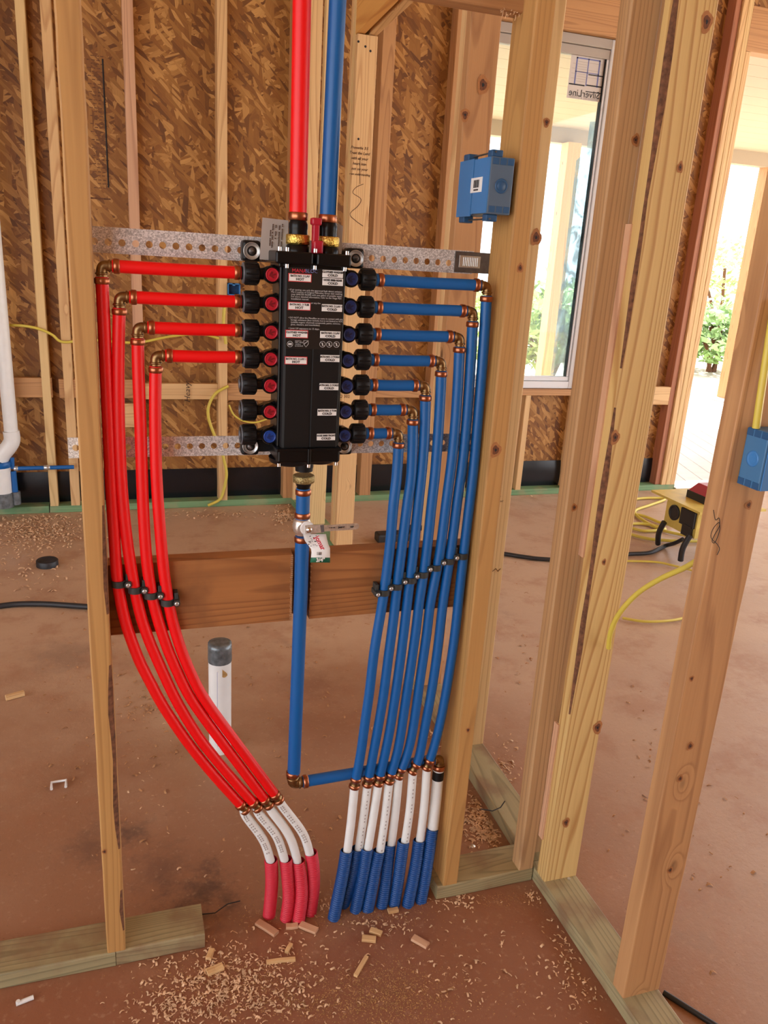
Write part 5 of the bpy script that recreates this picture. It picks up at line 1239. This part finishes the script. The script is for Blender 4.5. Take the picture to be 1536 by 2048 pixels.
# shavings
def shavings(name, zones, mat, lab, seed, smin=.003, smax=.009, cat='wood shavings'):
    rnd = random.Random(seed); v = []; f = []
    for (x0, y0, x1, y1, n) in zones:
        for _ in range(n):
            px = rnd.gauss((x0+x1)/2, (x1-x0)/4); py = rnd.gauss((y0+y1)/2, (y1-y0)/4)
            c = P(px, py, 'z', 0)
            if c.y > 3.09 or c.y < -1.2: continue
            if -.002 < c.y < .092 and (c.x < .135 or .66 < c.x < 1.02): continue
            if c.y < .97 and .915 < c.x < 1.02+.02*max(0, c.y): continue
            s = rnd.uniform(smin, smax); w = s*rnd.uniform(.14, .45); th = rnd.uniform(0, 2*math.pi); d = Vector((math.cos(th), math.sin(th), 0)); nn = Vector((-d.y, d.x, 0)); h = s*rnd.uniform(.15, .6); tl_ = rnd.uniform(-.4, .4)
            k = len(v); cu = rnd.uniform(-.5, .5)*s
            for u, hh_ in ((-1, .0), (-.3, 1), (.35, .85), (1, .12)):
                q = c+d*(u*s)+nn*(cu*u*u)+Vector((0, 0, .0012+h*hh_)); v.append(q-nn*w+Vector((0, 0, tl_*w))); v.append(q+nn*w+Vector((0, 0, max(0, -tl_)*w)))
            f += [(k, k+1, k+3, k+2), (k+2, k+3, k+5, k+4), (k+4, k+5, k+7, k+6)]
    o = mesh_obj(name, v, f, mat, None, origin=(0, 0, 0)); tag(o, lab, cat, kind='stuff'); return o
shavings('wood_shavings', [(330, 1900, 560, 2048, 520), (250, 1960, 420, 2060, 200), (400, 1860, 680, 2060, 420), (640, 1820, 900, 1880, 90), (700, 1850, 1150, 2048, 150), (1040, 1770, 1110, 1810, 60), (1080, 1800, 1160, 1960, 60), (1120, 1870, 1240, 2040, 150), (860, 1780, 980, 1830, 70), (200, 1890, 420, 1940, 60), (560, 1780, 700, 1850, 80), (130, 1400, 560, 1800, 60)], M['shaving'], 'pale curled wood shavings scattered over the clay floor in the foreground', 3, .0012, .0058)
shavings('wood_shavings', [(-40, 1020, 190, 1100, 1100), (-20, 1060, 160, 1200, 120), (10, 985, 170, 1010, 250), (300, 1020, 600, 1040, 90), (545, 1010, 600, 1050, 260), (560, 1020, 660, 1100, 80), (1000, 985, 1110, 995, 60)], M['shaving'], 'tan wood shavings strewn along the foot of the back wall', 5, .005, .014)
shavings('wood_shavings', [(925, 1570, 1005, 1690, 420), (935, 1640, 1010, 1690, 160), (985, 1480, 1040, 1600, 70), (850, 1420, 900, 1500, 60)], M['shaving'], 'wood shavings gathered against the inner side of the right wall plate', 8, .003, .0075)
shavings('wood_chips', [(60, 1100, 420, 1700, 210), (240, 1150, 900, 1500, 170), (480, 1480, 720, 1800, 60), (1000, 1100, 1100, 1500, 40), (1200, 1250, 1500, 1900, 90), (440, 1100, 700, 1120, 40), (250, 1380, 350, 1450, 60)], M['shavingdk'], 'sparse wood chips scattered over the concrete floor', 11, .003, .009, 'wood chips')
shavings('sawdust', [(380, 1940, 1000, 2060, 2200), (640, 1900, 900, 2060, 1600), (300, 1900, 620, 2020, 900), (440, 1810, 900, 1860, 700), (640, 1770, 880, 1830, 500), (900, 1780, 1100, 1820, 200)], M['sawdust'], 'fine sawdust and crumbs on the clay floor in the foreground', 13, .0007, .0018, 'sawdust')
# black edging strip at the lower right
pA_, pB_ = Z(1327, 1985, .004), Z(1445, 2060, .004)
o = MB().tube([pA_, pB_], .006, n=8).build('edging_strip', M['cord']); tag(o, 'black ribbed strip on the floor at the lower right beside the wall plate', 'strip')
# bits of wire near the plates
w_ = line('wire_scrap', [Z(390, 1830, .003), Z(430, 1826, .006), Z(455, 1808, .01), Z(480, 1802, .004)], .0014, M['cord'], None); tag(w_, 'thin black wire scrap by the cut end of the left plate', 'wire')
w_ = line('wire_scrap', [P(962, 1618, 'z', .05), P(985, 1622, 'z', .043), P(1001, 1615, 'z', .045), P(1010, 1602, 'z', .06)], .0016, M['cord'], None); tag(w_, 'bent dark nail wire over the right wall plate', 'wire')

# ================================================================== MARKS, KNOTS, HANDWRITING
def knot(px, py, ax, k, r, parent, nrm, el=1.3):
    c = P(px, py, ax, k); n = Vector(nrm); u = Vector((0, 0, 1)); w = n.cross(u)
    for j, (rr_, mt, off) in enumerate(((r*1.7, 'knotring', .0004), (r, 'knot', .0007), (r*.35, 'ink', .0010))):
        v = []; N = 16
        for i in range(N):
            th = 2*math.pi*i/N; q = 1+.12*math.sin(3*th+px)+.06*math.sin(5*th)
            v.append(c+w*(rr_*q*math.cos(th))+u*(rr_*el*q*math.sin(th))+n*off)
        mesh_obj('knot', v, [tuple(range(N))], M[mt], parent, origin=c)
FY = (0, -1, 0)
for a in ((1413, 44, -.0484, .007), (1360, 335, -.0484, .004), (1230, 875, -.0484, .006), (1208, 1124, -.0484, .003), (1195, 1455, -.0484, .007), (1132, 1645, -.0484, .0055)): knot(a[0], a[1], 'y', a[2], a[3], wr, FY, 1.5)
for a in ((1380, 1492, -.3754, .0045), (1360, 1557, -.3754, .004), (1340, 1740, -.3754, .004), (1497, 1010, -.3754, .004), (1383, 1357, -.3754, .003)): knot(a[0], a[1], 'y', a[2], a[3], wr, FY, 1.2)
knot(991, 900, 'y', -.0005, .007, wf, FY, 1.3); knot(1040, 536, 'y', -.0005, .004, wf, FY); knot(936, 1460, 'y', -.0005, .003, wf, FY)
knot(1271, 280, 'y', -.0008, .005, wf, FY); knot(1148, 1015, 'y', -.0005, .004, wf, FY)
knot(966, 170, 'y', .879, .011, wr, FY); knot(930, 230, 'y', .879, .008, wr, FY); knot(1093, 245, 'y', .5125, .005, wr, FY); knot(1072, 475, 'y', .5125, .009, wr, FY)
knot(209, 1703, 'y', -.0006, .0028, wf, FY)
# handwriting on the pale stud by the door opening
for i, s in enumerate(['Proverbs 3:5', 'Trust the Lord', 'with all your', 'heart lean', 'not on your', 'own understanding']):
    c = P(719, 296+i*10.6, 'y', 2.2462); text('handwriting', s, tuple(c), .016 if i < 5 else .013, M['softink'], wr, shear=.25, sx=.95, bold=.0002)
line('handwriting', spline([P(a, b_, 'y', 2.2465) for a, b_ in ((727, 368), (712, 375), (706, 386), (722, 398), (716, 412), (700, 428), (712, 442), (726, 452))], 5), .0012, M['softink'], wr)
line('handwriting', [P(720, 316, 'y', 2.2465), P(720, 368, 'y', 2.2465)], .0012, M['softink'], wr)
for (a, b_) in ((717, 83), (731, 93), (741, 102), (717, 278)):
    c = P(a, b_, 'y', 2.2462); MB().cyl(c, c+Vector((0, .002, 0)), .005, n=8).build('nail_hole', M['ink'], wr)
c = P(992, 990, 'y', .5122); text('printed_text', 'NO.2', tuple(c+Vector((-.006, 0, 0))), .018, M['ink'], wr, bold=.0005)
c = P(1000, 1003, 'y', .5122); text('printed_text', 'KD-HT', tuple(c), .007, M['ink'], wr)
line('pencil_mark', [P(a, b_, 'y', .5124) for a, b_ in ((985, 1143), (992, 1137), (996, 1143), (1001, 1137))], .0008, M['softink'], wr)
c = P(375, 785, 'y', YB-.0005); text('handwriting', 'Heavy', tuple(c+Vector((0, 0, .0))), .045, M['softink'], wb, rot=(math.pi/2, -math.pi/2, 0), shear=.3)
c = P(686, 793, 'y', 2.2462); text('handwriting', 'DO 302', tuple(c), .020, M['softink'], wr)
# scribble on the nearest stud
lp_ = [(1421, 1020), (1425, 1040), (1432, 1036), (1433, 1052), (1424, 1068), (1418, 1082), (1424, 1085), (1433, 1062), (1432, 1045), (1420, 1058), (1416, 1075), (1428, 1088), (1433, 1098), (1428, 1110)]
line('scribble', spline([P(a, b_, 'y', -.3762) for a, b_ in [(x+6, y) for x, y in lp_]], 4), .0006, M['ink'], wr)
# stamp marks on the sheathing
line('stamp_line', [P(205, 118, 'y', YS-.001), P(217, 375, 'y', YS-.001)], .004, M['ink'], wb)
m = MB()
for k in range(9):
    a = P(183+k*4.5, 396+.3*k, 'y', YS-.001); m.box(a.x-.006, a.x+.006, YS-.0015, YS-.0005, a.z-.004, a.z+.004)
for k in range(34):
    a = P(186+k*.45+(0 if k % 2 else 8), 112+k*8, 'y', YS-.001)
    for j in range(3): m.box(a.x-.03+j*.022, a.x-.014+j*.022, YS-.0015, YS-.0005, a.z-.002, a.z+.002)
m.build('stamp_marks', M['bark'], wb)
# splinters at the end of the upper blocking
m = MB()
for k in range(14):
    a = P(1000+k*2.8+random.uniform(-2, 2), 22+random.uniform(-4, 6)+k*.3, 'y', .046); d = Vector((random.uniform(-.004, .004), -.002, random.uniform(-.012, .003)))
    m.tube([a, a+d*.6+Vector((.001, 0, 0)), a+d], .0008, n=4)
m.build('splinter', M['shaving'], wf)
# nails
for (px, py, y, pr_) in ((946, 1692, .05, wf),):
    c = P(px, py, 'z', .039); MB().lathe((c.x, c.y, .038), (0, 0, 1), [(0, .006), (.0015, .006), (.0015, .003), (.004, .001)], 14).build('nail_head', M['nickel'], pr_)
c = P(1138, 1757, 'z', .039); MB().cyl((c.x, c.y, .038), (c.x, c.y, .040), .004, n=10).build('nail_head', M['washer'], wr)
bpy.context.view_layer.update()
